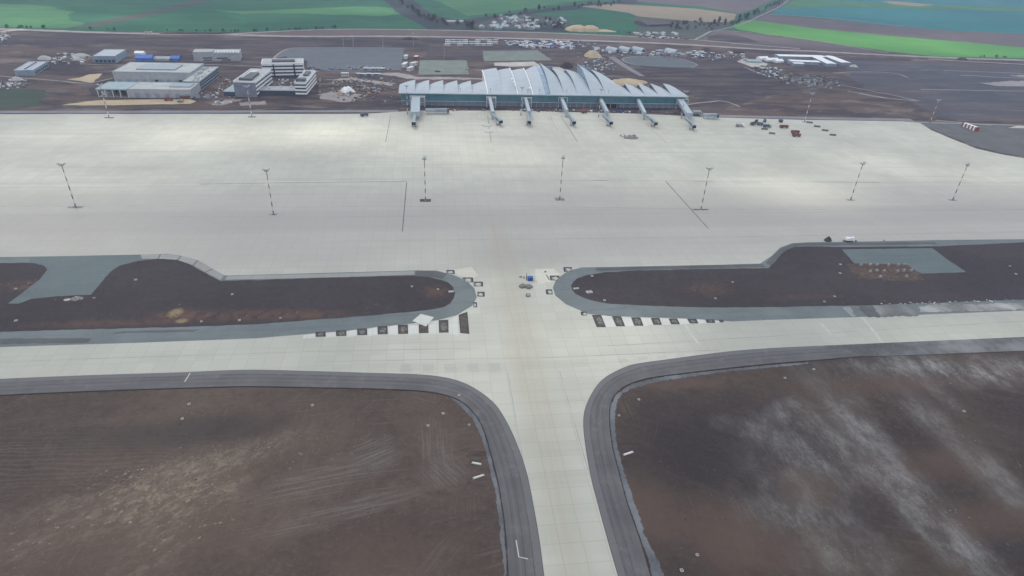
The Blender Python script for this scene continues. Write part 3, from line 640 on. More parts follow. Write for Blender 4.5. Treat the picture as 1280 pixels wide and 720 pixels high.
strip('kerb_strip', [(800,82.5),(785,79),(778,74),(790,71),(838,71.5),(852,74),(871,81),(864,84.5)], 3.0, 0.25, m_road2, label='pale rim of the oval lot')
strip('road', [(764,71),(780,82),(803,95.5)], 11, 0.2, m_road2, label='short grey road down to the terminal roof', w1=8)
fs('pale_patch', [(618,78.5),(668,77),(675,82),(640,83.5),(618,82)], 0.15, m_pale, 'pale slab behind the terminal roof', rag=1.2, size=8, step=4)
fs('pale_patch', [(674,83),(700,84),(710,90),(680,88)], 0.15, m_pale, 'pale ground behind the tall shells', rag=1.2, size=8, step=4)
fs('pale_patch', [(921,77),(928,73.5),(945,75),(960,80),(957,83),(940,84),(930,80)], 0.22, m_pale, 'pale pad by the blue canopy', rag=1.2, size=8, step=4)
fs('pale_patch', [(1272,157.5),(1310,159),(1310,161),(1260,160)], 0.2, m_pale, 'pale scrape at the right edge', rag=.8, size=8, step=4)
for q, z in (([(930,84),(950,92),(975,98),(1010,100)], .15), ([(1000,98),(1040,104),(1080,112),(1130,122),(1147,126)], .15), ([(1075,117),(1100,122),(1148,126)], .15), ([(1040,91),(1090,90),(1120,92),(1135,97)], .15), ([(1170,151),(1200,153),(1240,157)], .3), ([(0,95),(60,100),(110,104),(140,98)], .16), ([(100,80),(160,81.5),(240,80),(330,83.5)], .16), ([(860,131),(880,128),(905,127),(925,134)], .16), ([(1060,114),(1110,123)], .16), ([(1200,94),(1280,98),(1400,104)], .16), ([(1150,112),(1280,114),(1400,118)], .13), ([(1180,88),(1280,92)], .16)):
    road(q, 2.6, m_road, 'thin pale wheel track over the bare ground', z=z, rag=3)
for q in ([(1225,104),(1280,101),(1350,106),(1350,110),(1290,108),(1250,108)], [(1262,94),(1320,94),(1340,97),(1280,97)]):
    fs('pale_patch', q, 0.15, m_road, 'washed pale smear on the grey ground', rag=6, size=18, step=5)
#@@THINGS
# ================================================================ terminal
FY = 655.0; EZ = 13.0
fx = [-32.3,-15.9,-1.5,13.2,28.0,42.5,57.9,74.1,89.2,105.0,118.5,123.5,138.2,152.5,166.9,182.8,198.7,211.0,226.0,240.6,255.3,272.9]
T = thing('airport_terminal', 'long airport terminal with a white roof of overlapping arched shells and teal glass front', 'terminal', ((fx[0]+fx[-1])/2, FY, 0))
tx0 = T.location.x
def curve(z1, z2, z3, D):      # height above ground at depth fractions
    return lambda t: (lambda s: EZ*(1-s)*(1-s)*(1-s)+3*s*(1-s)*(1-s)*(EZ+(z1-EZ)*1.5)+3*s*s*(1-s)*z2+s*s*s*z3)(t), D
LOWE = curve(18.2, 23.0, 19.5, 78); HI = curve(20.5, 31.0, 29.0, 80); MID = curve(19.2, 25.8, 22.6, 79)
TL = curve(16.5, 21.5, 19.8, 78); TH = curve(17.0, 23.5, 22.6, 79); TP = curve(18, 27, 26, 79)
SL = curve(14.3, 15.0, 13.6, 33); SH = curve(14.7, 17.6, 18.6, 33)
END = curve(13.4, 13.4, 13.0, 18); SM = curve(18.0, 20.8, 19.0, 42)
spec = [(0,1,SL,SH),(1,2,SL,SH),(2,3,SL,SH),(3,4,SL,SH),(4,5,SL,SH),(5,6,SL,SH),
        (6,7,TL,TH),(7,8,TL,TH),(8,9,TL,TH),(9,10,TL,TP),
        (11,12,HI,LOWE),(12,13,MID,LOWE),(13,14,MID,LOWE),(14,15,HI,LOWE),(15,16,MID,SM),
        (16,17,SH,SL),(17,18,SH,SL),(18,19,SH,SL),(19,20,SH,SL),(20,21,SH,END)]
def edge(e, x, n=14):
    f, D = e; return [Vector((x-tx0, -1.4+(D+1.4)*i/n, f(i/n))) for i in range(n+1)]
NT_ = 14
for a, b, ea, eb in spec:
    xa, xb = fx[a], fx[b]; A = edge(ea, xa); B = edge(eb, xb); m = MB(); q = 6
    # front edges of neighbouring shells overlap a little, as plates do
    for i in range(NT_+1):
        for j in range(q+1):
            u_ = j/q; w_ = u_**1.7 if (eb is SM or eb is END) else u_; p = A[i].lerp(B[i], u_); r_ = A[i].lerp(B[i], w_); p.y = r_.y; p.z = r_.z; p.z += 0.35*math.sin(math.pi*j/q); m.v.append(tuple(p))
    w = q+1; nv = len(m.v)
    for i in range(NT_+1):
        for j in range(q+1): x, y, z = m.v[i*w+j]; m.v.append((x, y, z-0.5))
    for i in range(NT_):
        for j in range(q):
            k = i*w+j; m.f.append((k, k+1, k+w+1, k+w)); m.f.append((nv+k+w, nv+k+w+1, nv+k+1, nv+k))
    for i in range(NT_):
        for j, s in ((0, 1), (q, -1)):
            k = i*w+j; m.f.append((k, k+w, nv+k+w, nv+k) if s > 0 else (k+w, k, nv+k, nv+k+w))
    for i, s in ((0, 1), (NT_, -1)):
        for j in range(q):
            k = i*w+j; m.f.append((k+1, k, nv+k, nv+k+1) if s > 0 else (k, k+1, nv+k+1, nv+k))
    sh = m.build('roof_shell', m_roofw, T, smooth=False)
# glazed steps under the raised edges of the shells
def step_wall(e_hi, e_lo, x, mat, inset):
    H1 = edge(e_hi, x+inset); f, D = e_lo; m = MB(); n = len(H1)
    for p in H1:
        t = min(1, max(0, (p.y+1.4)/(D+1.4))); zl = f(t) if p.y <= D else 2.0
        m.v += [(p.x, p.y, p.z-0.5), (p.x, p.y, min(p.z-0.5, zl-0.6)), (p.x+0.25, p.y, p.z-0.5), (p.x+0.25, p.y, min(p.z-0.5, zl-0.6))]
    for i in range(n-1):
        k = 4*i; m.f += [(k, k+1, k+5, k+4), (k+2, k+6, k+7, k+3)]
    m.build('clerestory', mat, T)
for i in (1,2,3,4,5): step_wall(SH, SL, fx[i], m_glassb, -0.5)
step_wall(TL, SH, fx[6], m_offw, 0.3)
for i in (7,8,9): step_wall(TH, TL, fx[i], m_glassb, -0.5)
step_wall(TP, SL, fx[10], m_glassb, -0.5); step_wall(HI, SL, fx[11], m_glassb, 0.4)
for i in (12,13,15): step_wall(MID, LOWE, fx[i], m_glassd, 0.4)
step_wall(HI, LOWE, fx[14], m_glassb, 0.4)
step_wall(SM, SH, fx[16], m_offw, -0.5)
for i in (17,18,19,20): step_wall(SH, SL, fx[i], m_glassd, 0.4)
# sloping glazed valley between the two halves
m = MB(); A = edge(TP, fx[10]); B = edge(HI, fx[11])
for i in range(NT_+1):
    a, b = A[i].copy(), B[i].copy(); a.z -= 0.6; b.z = min(b.z, a.z+2.0)-1.0; m.v += [tuple(a), tuple(b)]
for i in range(NT_): m.f.append((2*i, 2*i+1, 2*i+3, 2*i+2))
m.build('valley_glazing', m_glassb, T)
# ribs standing on the left shell seams
for i in (6, 8, 9):
    m = MB(); E = edge(TL if i == 6 else TH, fx[i])
    for j in range(NT_): m.bar(E[j]+Vector((0,0,.35)), E[j+1]+Vector((0,0,.35)), 0.9, 0.5)
    m.build('roof_rib', m_white, T)
# body of the building
Wd = fx[-1]-fx[0]
def hx(x): return x-tx0
m = MB(); m.box((0, 0.5, 9.1), (Wd-5, 1.0, 7.2)); m.build('glass_front', m_glass, T)
m = MB(); m.box((0, -1.5, EZ-0.1), (Wd+0.6, 0.5, 0.7)); m.box((0,-.8,EZ-0.6),(Wd-1,1.2,.3)); m.build('eave', m_eave, T)
m = MB(); m.box((0, -0.9, 5.1), (Wd-4, 1.8, 0.5)); m.build('ledge', m_roofw, T)
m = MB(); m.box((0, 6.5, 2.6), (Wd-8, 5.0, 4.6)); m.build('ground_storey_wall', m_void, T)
m = MB()
for i in range(42): m.box((-Wd/2+4+i*(Wd-8)/41, 0.0, 2.5), (0.7, 0.7, 5.0))
m.each('column', m_grey, T)
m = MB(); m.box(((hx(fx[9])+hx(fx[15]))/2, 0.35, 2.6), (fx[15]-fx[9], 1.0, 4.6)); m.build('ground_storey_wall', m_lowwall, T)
m = MB()
m.prism([(hx(fx[0])+2.5, 1.1),(hx(fx[6]), 1.1),(hx(fx[6]), 33),(hx(fx[0])+2.5, 33)], 0.1, 13.2)
m.prism([(hx(fx[16]), 1.1),(hx(fx[21])-2.5, 1.1),(hx(fx[21])-2.5, 16),(hx(fx[20]), 32),(hx(fx[16]), 33)], 0.1, 13.2)
m.prism([(hx(fx[6])+1.5, 1.1),(hx(fx[15]), 1.1),(hx(fx[16]), 32),(hx(fx[15]), 77),(hx(fx[6])+1.5, 76)], 0.1, 13.0)
m.each('hall_body', m_wallb, T)
m = MB()
for a, e in ((6, TL), (7, TH), (8, TH), (9, TH), (11, HI), (12, MID), (13, MID), (14, HI), (15, MID)):
    f, D = e; z = f(1.0); m.box((hx(fx[a])+(fx[a+1]-fx[a])/2, 75.5, (13+z-3)/2), (fx[a+1]-fx[a]-0.6, 1.0, max(1, z-3-13)))
m.each('rear_glazing', m_glassb, T)
m = MB()
for x, y, z in ((88, 30, 21.4), (89.5, 12, 18.6), (88.7, 20, 20.2), (104, 8, 17.2)): m.box((hx(x)-1.5, y, z+0.3), (1.4, 3.2, 1.0))
m.each('roof_hatch', m_white, T)
m = MB()
for x in (30, 61, 100, 112, 141, 186): m.cyl((hx(x), 2), 14.5, 17.5, 0.15); m.box((hx(x), 2, 17.5), (1.4, .5, .3))
m.each('roof_vent', m_dgrey, T, 2)

# ================================================================ jet bridges
def jet_bridge(label, c0, c1, tun, frame=None, wide=3.1, extra=None):
    """c0, c1: pixel ends of the fixed corridor (roof level); tun: list of (start,end) pixels of telescoping tunnels"""
    a = G(c0[0], c0[1], 9.5); b = G(c1[0], c1[1], 7.5); a.z = b.z = 0
    o = thing('jet_bridge', label, 'jet bridge', (b.x, b.y, 0), 0, 'jet bridges along the terminal front')
    A = a-b; A.z = 0
    d = A.normalized(); n = Vector((-d.y, d.x, 0)); m = MB()
    # corridor box, sloping down away from the terminal
    def corr(m, P, Q, zt0, zt1, w, h):
        vs = []
        for p, zt in ((P, zt0), (Q, zt1)):
            dd = (Q-P).normalized(); nn = Vector((-dd.y, dd.x, 0))
            for s, zz in ((-1, zt-h), (1, zt-h), (1, zt), (-1, zt)): v = p+nn*(s*w/2); vs.append((v.x, v.y, zz))
        m.add(vs, [(0,1,2,3),(7,6,5,4),(4,5,1,0),(5,6,2,1),(6,7,3,2),(7,4,0,3)])
    corr(m, A, Vector((0,0,0)), 10.4, 8.0, wide, 3.4); m.build('fixed_corridor', m_bridge, o)
    m = MB(); fr = A+Vector((1.5, 0, 0)); w = wide+6
    for sx in (-1, 1):
        for sy in (0, -5.5): m.box((fr.x+sx*w/2, fr.y+sy, 5.2), (.75, .75, 10.4))
    m.box((fr.x, fr.y, 10.3), (w+.75, .75, .6)); m.box((fr.x, fr.y-5.5, 10.3), (w+.75, .75, .6)); m.box((fr.x, fr.y-5.5, 5.0), (w+.5, .4, .4))
    for sx in (-1, 1): m.box((fr.x+sx*w/2, fr.y-2.7, 10.3), (.7, 5.2, .6)); m.box((fr.x+sx*w/2, fr.y-2.7, 5.0), (.4, 5.2, .4))
    m.build('portal_frame', m_offw, o)
    m = MB(); m.box((fr.x+w/4+.6, fr.y-1.5, 5.4), (w/2-1.6, 3, 9.6)); m.build('stair_tower', m_bridged, o)
    m = MB(); m.cyl((0,0), 3.8, 8.1, wide*0.55, None, 14); m.build('rotunda', m_bridge, o)
    m = MB(); m.cyl((0,0), 0.3, 3.8, .8, None, 10); m.cyl((0,0), 0.3, .9, 1.8, None, 10)
    for s in (-1, 1): m.box((A.x*.45+s*n.x*wide*.4, A.y*.45+s*n.y*wide*.4, 2.9), (.5, .5, 5.6))
    m.ch = [c for c in m.ch]; q_ = m.ch; m1 = MB(); m1.add(*q_[0]); m1.add(*q_[1]); m1.build('column', m_grey, o); m2 = MB(); m2.add(*q_[2]); m2.add(*q_[3]); m2.each('column', m_grey, o)
    for s, e in tun:
        s = G(s[0], s[1], 6.3)-o.location; e = G(e[0]-.8, e[1]-2.6, 6.3)-o.location; s.z = e.z = 0
        t = (e-s).normalized(); L = (e-s).length; mm = s.lerp(e, .52)
        m = MB(); corr(m, s-t*1.0, mm+t*.8, 6.7, 6.3, 2.1, 2.2); m.build('inner_tunnel', m_tun, o)
        tu = MB(); corr(tu, mm, e-t*2.4, 6.9, 6.3, 2.7, 2.6); tu = tu.build('outer_tunnel', m_tun, o)
        for k in (-1, 1):
            sd = MB(); nn = Vector((-t.y, t.x, 0))*(1.38*k); corr(sd, mm+t*.5+nn, e-t*2.9+nn, 6.3, 5.7, .06, 1.2); sd.build('window_strip', m_glassd, tu)
        m = MB(); m.box((e.x-t.x*1.2, e.y-t.y*1.2, 4.75), (2.8, 3.4, 3.0), math.atan2(t.y, t.x)); cab = m.build('cab', m_bridged, o)
        m = MB(); m.box((e.x+t.x*.35, e.y+t.y*.35, 4.7), (.2, 3.6, 2.5), math.atan2(t.y, t.x)); m.build('bumper', m_blk, cab)
        g = e-t*6; nn = Vector((-t.y, t.x, 0))
        m = MB()
        for k in (-1, 1): m.box((g.x+nn.x*k*1.9, g.y+nn.y*k*1.9, 2.6), (.45, .45, 4.2), math.atan2(t.y, t.x))
        m.box((g.x, g.y, .9), (1.0, 4.6, .5), math.atan2(t.y, t.x)); wc = m.build('lift_column', m_grey, o)
        m = MB()
        for k in (-1, 1): m.hcyl((g.x+nn.x*k*1.4, g.y+nn.y*k*1.4, .85), math.atan2(nn.y, nn.x), .5, .55)
        m.each('wheel', m_blk, wc)
    return o
jb = jet_bridge('wide jet bridge at the left end of the terminal', (520,120.5), (519,139), [((518.5,143),(517.8,155))], wide=8.6)
jet_bridge('second jet bridge from the left, tunnel angled to the right', (612,121.5), (616,139.5), [((615.5,142.5),(627,153))])
jet_bridge('third jet bridge from the left, tunnel pointing almost straight out', (656.5,121.5), (661.5,139), [((659.5,142.5),(662.5,153.5))])
jet_bridge('fourth jet bridge, in front of the tall left shells', (701,121), (708.5,137.5), [((711.5,143.5),(718.6,154))])
jet_bridge('third jet bridge from the right, under the tallest shell', (749.6,121.5), (759,139), [((754.5,143.5),(765,154.5))])
jet_bridge('second jet bridge from the right, before the low right shells', (796,121.5), (806,140.5), [((809.5,144.5),(821,155.2))])
jet_bridge('wide jet bridge at the right end of the terminal', (849.5,123.5), (861.5,141), [((857.5,147),(869,159))], wide=6.4)
# spare tunnels lying parallel to the building
def spare(label, p, q):
    a = G(*p); b = G(*q); c = (a+b)/2; L = (b-a).length; an = math.atan2(b.y-a.y, b.x-a.x)
    o = thing('bridge_tunnel_section', label, 'tunnel section', (c.x, c.y, 0.3), an)
    m = MB(); m.box((-L*.2, 0, 3.3), (L*.6, 3.0, 2.8)); m.build('inner_tunnel', m_bridge, o)
    m = MB(); m.box((L*.2, 0, 3.4), (L*.55, 3.6, 3.2)); m.build('outer_tunnel', m_bridged, o)
    m = MB(); m.box((L*.5, 0, 3.3), (2.0, 4.6, 3.8)); m.build('cab', m_dgrey, o)
    m = MB()
    for x in (-.42, -.1, .3): 
        for s in (-1, 1): m.box((L*x, s*1.3, .95), (.4, .4, 1.9))
    m.each('trestle_leg', m_grey, o)
spare('long grey tunnel section lying right of the leftmost jet bridge', (532,142.5), (560,142.5))
spare('long grey tunnel section lying right of the rightmost jet bridge', (878,148.3), (896,148.8))
o = thing('steel_portal', 'open pale steel portal beside the rightmost jet bridge', 'frame', G(870,144.5))
m = MB()
for x in (-4.5, 4.5):
    for y in (-2, 2): m.box((x, y, 2.5), (.4, .4, 5))
for y in (-2, 2): m.box((0, y, 4.9), (9.2, .4, .5))
m.build('portal', m_offw, o); m = MB(); m.box((0, 0, 3.4), (8.4, 3.4, 2.2)); m.build('corridor', m_bridged, o)

# ================================================================ light masts
def mast(loc, h, ang, label, patch=None, sc=1.0):
    o = thing('light_mast', label, 'light mast', loc, 0, 'floodlight masts on the apron')
    m = MB(); m.cyl((0,0), 0.3, h-0.6, 0.38, 0.2, 12); m.build('pole', m_mast, o)
    m = MB(); hd = 1.9
    ca, sa = math.cos(ang), math.sin(ang)
    m.cyl((0,0), h-1.6, h-.9, .55, .55, 10)
    for s in (-1, 1):
        m.bar((0,0,h-1.4), (s*hd*ca, s*hd*sa, h), .22); m.bar((0,0,h-.4),(s*hd*ca, s*hd*sa, h), .14)
    for k in range(12):
        a0, a1 = 2*math.pi*k/12, 2*math.pi*(k+1)/12
        m.bar((1.25*math.cos(a0),1.25*math.sin(a0),h-.7),(1.25*math.cos(a1),1.25*math.sin(a1),h-.7),.16)
    hdo = m.build('head_frame', m_grey, o)
    for s in (-1, 1):
        for off in (-.55, .55):
            m = MB(); x, y = s*hd*ca-off*sa, s*hd*sa+off*ca
            m.box((x, y, h-.05), (.9, .8, .42), ang); m.build('floodlight', m_grey, hdo)
    for k in range(4):
        a = ang+math.pi/4+k*math.pi/2; m = MB(); m.box((1.3*math.cos(a), 1.3*math.sin(a), h-.95), (.6, .7, .5), a); m.build('floodlight', m_grey, hdo)
    m = MB(); m.cyl((0,0), 0.3, 0.62, .9, .8, 12); m.build('foundation', m_concd, o)
    if patch:
        w, d, mm = patch
        pts = ragged([(-w/2,-d/2),(w/2,-d/2),(w/2,d/2),(-w/2,d/2)], .35, 1.5, .8)
        MB().prism([(p[0], p[1]) for p in pts], 0.2, 0.33).build('dug_patch', mm, o)
    return o
m_patch = plain('rough_patch', (0.21,0.2,0.18), .95, .5, 1.3)
for (px, py, h, a, lab, pt) in (
    (95,259.5,29.4,.1,'banded light mast nearest the left edge of the photo, in the near row', (9,3.2,m_patch)),
    (342,268.5,30.8,.1,'second near row light mast from the left, with a wide lamp head', (5,2.4,m_patch)),
    (532,251,31.1,1.4,'near row light mast beside the long straight slot, on a square grey patch', (7.5,5.0,m_soilp)),
    (699.5,249.5,31.6,1.3,'near row light mast in the middle of the photo on a pale dug patch', (6.5,5.5,m_patch)),
    (876,262.5,30.9,.0,'near row light mast beside the slanting slot', (11,1.6,m_soilp)),
    (1063,250.5,29.2,.5,'near row light mast, second from the right', (6,2.6,m_patch)),
    (1190.5,250.5,28.9,.6,'near row light mast nearest the right edge of the photo', (6,2.6,m_patch)),
    (136.6,147.6,30,-.1,'light mast in front of the cargo building', (8,3.2,m_soilp)),
    (315,146.6,28.9,0,'light mast in front of the office block', (7,3,m_soilp)),
    (509.6,143,28,0,'light mast left of the wide left jet bridge', None),
    (651,144.3,28,0,'light mast left of the third jet bridge', None),
    (748,146.5,28,0,'light mast left of the bridge under the tallest shell', None),
    (851.5,148.3,28,0,'light mast left of the rightmost jet bridge', None),
    (1005.5,152.7,29.8,.2,'light mast beside the row of dark pits at the far right of the apron', (5,3,m_patch)),
    (1162.5,153.5,24.5,.1,'light mast just outside the right corner of the apron', None)):
    g = G(px, py); mast((g.x, g.y, 0), h, a, lab, pt)

#@@BUILDINGS
# ================================================================ buildings on the left
def block(parent, p0, p1, depth, h, wall, roof, parapet=0.5, dx=0.0, name='wall', z0=0.0):
    """box from front-left base p0 to front-right base p1 (world xy, relative to parent at origin), going back 'depth'"""
    a = Vector(p0); b = Vector(p1); u = (b-a).normalized(); n = Vector((-u.y, u.x))
    q = [a, b, b+n*depth+u*dx, a+n*depth+u*dx]
    MB().prism(q, z0, h).build(name, wall, parent)
    c = sum(q, Vector((0,0)))/4; q2 = [c+(p-c)*1.004 for p in q]
    m = MB(); m.prism([c+(p-c)*.985 for p in q], h+.003, h+.12); ro = m.build('roof', roof, parent)
    m = MB()
    for i in range(4):
        A, B = q2[i], q2[(i+1) % 4]; m.bar((A.x, A.y, h+parapet/2), (B.x, B.y, h+parapet/2), .35, parapet)
    m.build('parapet', m_roofw, ro)
    return q, u, n
def rel(o, px, py): g = G(px, py); return (g.x-o.location.x, g.y-o.location.y)

# cargo building: front range with open bays, rear hall, east wing
o = thing('cargo_building', 'long low grey cargo building with open left bay and taller hall behind', 'building', G(180,122)); cb = o
fl = rel(o,118.4,122.7); fr = rel(o,241,122); y0 = (fl[1]+fr[1])/2; xs = fr[0]
xl = fl[0]+2; xm = rel(o,162,122)[0]
block(o, (xm, y0), (xs, y0), 30, 8.2, m_wallp, m_roofg)
# open bay: posts, back wall, dark inside
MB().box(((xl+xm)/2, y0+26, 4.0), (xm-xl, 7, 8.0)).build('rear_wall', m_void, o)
MB().prism([(xl-.6, y0-.3),(xm-.1, y0-.3),(xm-.1, y0+30),(xl-.6, y0+30)], 7.2, 8.35).build('roof', m_roofteal, o)
m = MB()
for k in range(5): m.box((xl+.6+k*(xm-xl-1.2)/4, y0+.4, 3.6), (.7, .7, 7.2)); m.box((xl+.6+k*(xm-xl-1.2)/4, y0+14, 3.6), (.5, .5, 7.2))
m.box((xl+3, y0+8, 2), (5, .4, 4)); m.each('bay_post', m_offw, o)
MB().box(((xl+xm)/2, y0+13, .2), (xm-xl, 25, .3)).build('bay_floor', m_conc, o)
hl = (rel(o,145,104)[0], y0+30.2+27)
block(o, hl, (xs-16.4, hl[1]), 48, 12.2, m_wall, m_roofg)
MB().box(((hl[0]+xs-16)/2, y0+43.7, .35), (xs-16.5-hl[0], 26.6, .3)).build('yard_floor', m_conc, o)
block(o, (xs-16, y0+30.2), (xs, y0+30.2), 72, 9.5, m_wallb, m_roofg)
m = MB()
for x0, x1, yy, d, z in ((.32, .72, 4, 16, 8.5),): m.box(((xm+(xs-xm)*.78), y0+17, z+.3), ((xs-xm)*.34, 14, .9))
m.box((hl[0]+(xs-hl[0])*.42, hl[1]+24, 12.9), ((xs-hl[0])*.42, 26, 1.0)); m.each('roof_light', m_skyl, o)
m = MB()
for k in range(9): m.box((hl[0]+6+k*(xs-hl[0]-30)/8, hl[1]-.1, 2.6), (3.6, .3, 4.6))
m.each('gate', m_wallb, o); m = MB()
for k in (4, 7): m.box((hl[0]+6+k*(xs-hl[0]-30)/8+4.2, hl[1]-.15, 2.5), (3.2, .4, 4.4))
m.each('gate', m_void, o)
m = MB()
for z in (2.2, 5.2, 7.6): m.box((xs+.2, y0+66, z), (.3, 68, 1.3))
m.each('window_band', m_glassd, o)
m = MB()
for k in range(8): m.box((xm+8+k*9.5, y0-.12, 2.4), (4.4, .3, 4.2))
m.each('gate', m_wallb, o)
m = MB()
for k in range(26): m.box((xs-random.uniform(2,14), y0+33+k*2.6, 10.2), (random.uniform(.8,2.5), random.uniform(.8,2), 1.0))
m.each('roof_plant', m_grey, o)

# office block: three banded wings round a court
def banded(o, q0, q1, depth, h, nb, dark_front=False):
    a, b = Vector(q0), Vector(q1); u = (b-a).normalized(); n = Vector((-u.y, u.x)); c = (a+b)/2+n*depth/2; ang = math.atan2(u.y, u.x); L = (b-a).length
    MB().box((c.x, c.y, h/2-.2), (L-.8, depth-.8, h-.4), ang).build('window_band', m_glassd, o)
    m = MB(); fh = h/nb
    for k in range(nb): m.box((c.x, c.y, fh*(k+1)-fh*.24), (L, depth, fh*.48), ang, 1.0)
    m.each('white_spandrel', m_white, o)
    m = MB(); m.box((c.x, c.y, h+.05), (L-1.2, depth-1.2, .12), ang); ro = m.build('roof', m_roofg, o)
    m = MB(); e = [a, b, b+n*depth, a+n*depth]
    for i in range(4):
        A, B = e[i], e[(i+1) % 4]; m.bar((A.x, A.y, h+.35), (B.x, B.y, h+.35), .5, .8)
    m.build('parapet', m_white, ro)
    return c, u, n, ang, L
o = thing('office_block', 'white banded office block of three wings round a courtyard', 'building', G(340,112)); ob = o
B = rel(o,321.7,121.6); A = (B[0]-21.5, B[1]+1.5)
c, u, n, ang, L = banded(o, A, B, 58, 15.2, 4)
MB().box((c.x-n.x*29.1, c.y-n.y*29.1, 7.2), (L+.3, .9, 14.4), ang).build('front_wall', m_slate, o)
m = MB(); m.box((c.x-n.x*8+u.x, c.y-n.y*8+u.y, 16.4), (L*.42, 26, 2.2), ang); m.box((c.x-n.x*22, c.y-n.y*22, 16.4), (L*.6, 5, 2.4), ang); m.each('roof_plant', m_dgrey, o)
m = MB(); m.box((c.x+n.x*14-u.x*4, c.y+n.y*14-u.y*4, 15.6), (L*.3, 20, .9), ang); m.build('roof_light', m_offw, o)
m = MB(); lc = Vector(A)-u*6+n*16; m.box((lc.x, lc.y, 2.2), (12, 30, 4.4), ang); m.build('low_wing', m_glassd, o); m = MB(); m.box((lc.x, lc.y, 4.6), (12.8, 30.8, .4), ang); m.build('low_roof', m_roofteal, o)
c, u, n, ang, L = banded(o, rel(o,329,96.8), rel(o,381,95.8), 27, 14.6, 4)
m = MB(); m.box((c.x+u.x*1, c.y+u.y*1, 15.6), (L*.55, 9, 2.0), ang); m.each('roof_plant', m_dgrey, o)
m = MB(); m.box((c.x+u.x*L*.27-n.x*13.8, c.y+u.y*L*.27-n.y*13.8, 7), (1.6, .6, 14), ang); m.box((c.x-u.x*L*.22-n.x*13.8, c.y-u.y*L*.22-n.y*13.8, 7), (1.6, .6, 14), ang); m.each('stair_glazing', m_void, o)
B2 = rel(o,384,120.4); c, u, n, ang, L = banded(o, (B2[0]-11.5, B2[1]+.4), B2, 56, 13.8, 4)
m = MB(); m.box((c.x-n.x*21, c.y-n.y*21, 15.3), (L*.8, 7, 2.8), ang); m.box((c.x+n.x*10, c.y+n.y*10, 14.9), (L*.4, 18, 1.6), ang); m.each('roof_plant', m_dgrey, o)
P = Vector(rel(o,322.5,119)); Q = Vector(rel(o,371,119.4)); u2 = (Q-P).normalized(); n2 = Vector((-u2.y,u2.x)); cc = (P+Q)/2+n2*9
MB().box((cc.x, cc.y, 2.4), ((Q-P).length, 18, 4.8), math.atan2(u2.y,u2.x)).build('link_building', m_glassd, o)
m = MB(); m.box((cc.x, cc.y, 5.0), ((Q-P).length+.5, 18.5, .4), math.atan2(u2.y,u2.x)); lr = m.build('link_roof', m_wall, o)
m = MB()
for k in range(26): q = cc+u2*random.uniform(-19,19)+n2*random.uniform(-7,7); m.box((q.x,q.y,5.6), (random.uniform(.8,2.2),random.uniform(.8,1.8),.9))
m.each('roof_vent', m_offw, lr)

# smaller buildings further back
def simple(name, label, p0, p1, depth, h, wall, roof, extra=None, cat='building', dx=0.0):
    g = G(*p0); o = thing(name, label, cat, g); b = rel(o, *p1)
    q, u, n = block(o, (0,0), b, depth, h, wall, roof, dx=dx)
    if extra: extra(o, q, u, n)
    return o
def ex3(o, q, u, n):
    ang = math.atan2(u.y, u.x); L = (q[1]-q[0]).length
    c = q[0]+u*L*.22-n*.1; MB().box((c.x+n.x*9, c.y+n.y*9, 5.7), (L*.42, 18.6, 11.4), ang).build('tall_hall', m_wall, o)
    m = MB()
    for f, w, z in ((.3,.2,4.2),(.62,.24,3.8),(.3,.18,1.6),(.7,.2,1.6)): p = q[0]+u*L*f-n*.35; m.box((p.x, p.y, z), (L*w, .3, 1.2), ang)
    m.each('window_band', m_glassd, o); m = MB()
    for k in range(8): p = q[0]+u*L*(.48+.065*k)+n*4; m.box((p.x, p.y, 10.6), (1.6, 5, 1.6), ang)
    m.each('roof_vent', m_white, o)
simple('plant_building', 'grey plant building with a row of white roof vents behind the office block', (242.7,77), (300.5,76.3), 26, 9.2, m_wall, m_roofg, ex3)
def ex4(o, q, u, n):
    ang = math.atan2(u.y, u.x); L = (q[1]-q[0]).length; m = MB()
    for k in range(5): p = q[0]+u*L*(.12+.19*k)-n*.15; m.box((p.x, p.y, 2.4), (3.6, .3, 3.4), ang)
    m.each('gate', m_glassd, o)
simple('flat_warehouse', 'flat roofed blue grey warehouse with a pale roof at the far left', (118.5,79), (146,79), 42, 7.8, m_wallb, m_roofw, ex4)
def ex5(o, q, u, n):
    ang = math.atan2(n.y, n.x); m = MB()
    for k in range(7): p = q[1]+n*(5+k*6)+u*.15; m.box((p.x, p.y, 2.3), (3.0, .3, 2.2), ang)
    m.each('window', m_void, o); m = MB()
    for k in range(6): p = q[0].lerp(q[1], .5)+n*(6+k*6.5); m.box((p.x, p.y, 6.4), (2.0, 1.6, .8), ang)
    m.each('roof_vent', m_dgrey, o)
simple('workshop', 'low pale green workshop seen cornerwise at the left edge', (19.5,95), (43.8,94.6), 46, 5.6, m_wallb, m_roofw, ex5)
# blue tents
def tent(label, px, py, w, d, h, mat, rz=0.0, name='tent', grp=None, cat='tent'):
    g = G(px, py); o = thing(name, label, cat, g, rz, grp)
    w2, d2 = w/2, d; e = h*.55
    v = [(-w2,0,0),(w2,0,0),(w2,d2,0),(-w2,d2,0),(-w2,0,e),(w2,0,e),(w2,d2,e),(-w2,d2,e),(-w2,d2/2,h),(w2,d2/2,h)]
    m = MB(); m.add(v, [(3,2,1,0),(0,1,5,4),(2,3,7,6),(1,2,6,9,5),(3,0,4,8,7)]); m.build('walls', mat, o)
    m = MB(); m.add([(-w2-.3,-.4,e-.1),(w2+.3,-.4,e-.1),(w2+.3,d2/2,h+.05),(-w2-.3,d2/2,h+.05),(w2+.3,d2+.4,e-.1),(-w2-.3,d2+.4,e-.1)], [(0,1,2,3),(3,2,4,5)]); m.build('roof', mat, o)
    return o
tent('larger bright blue tent behind the cargo building', 180, 76.6, 19, 13, 6.8, m_bluet)
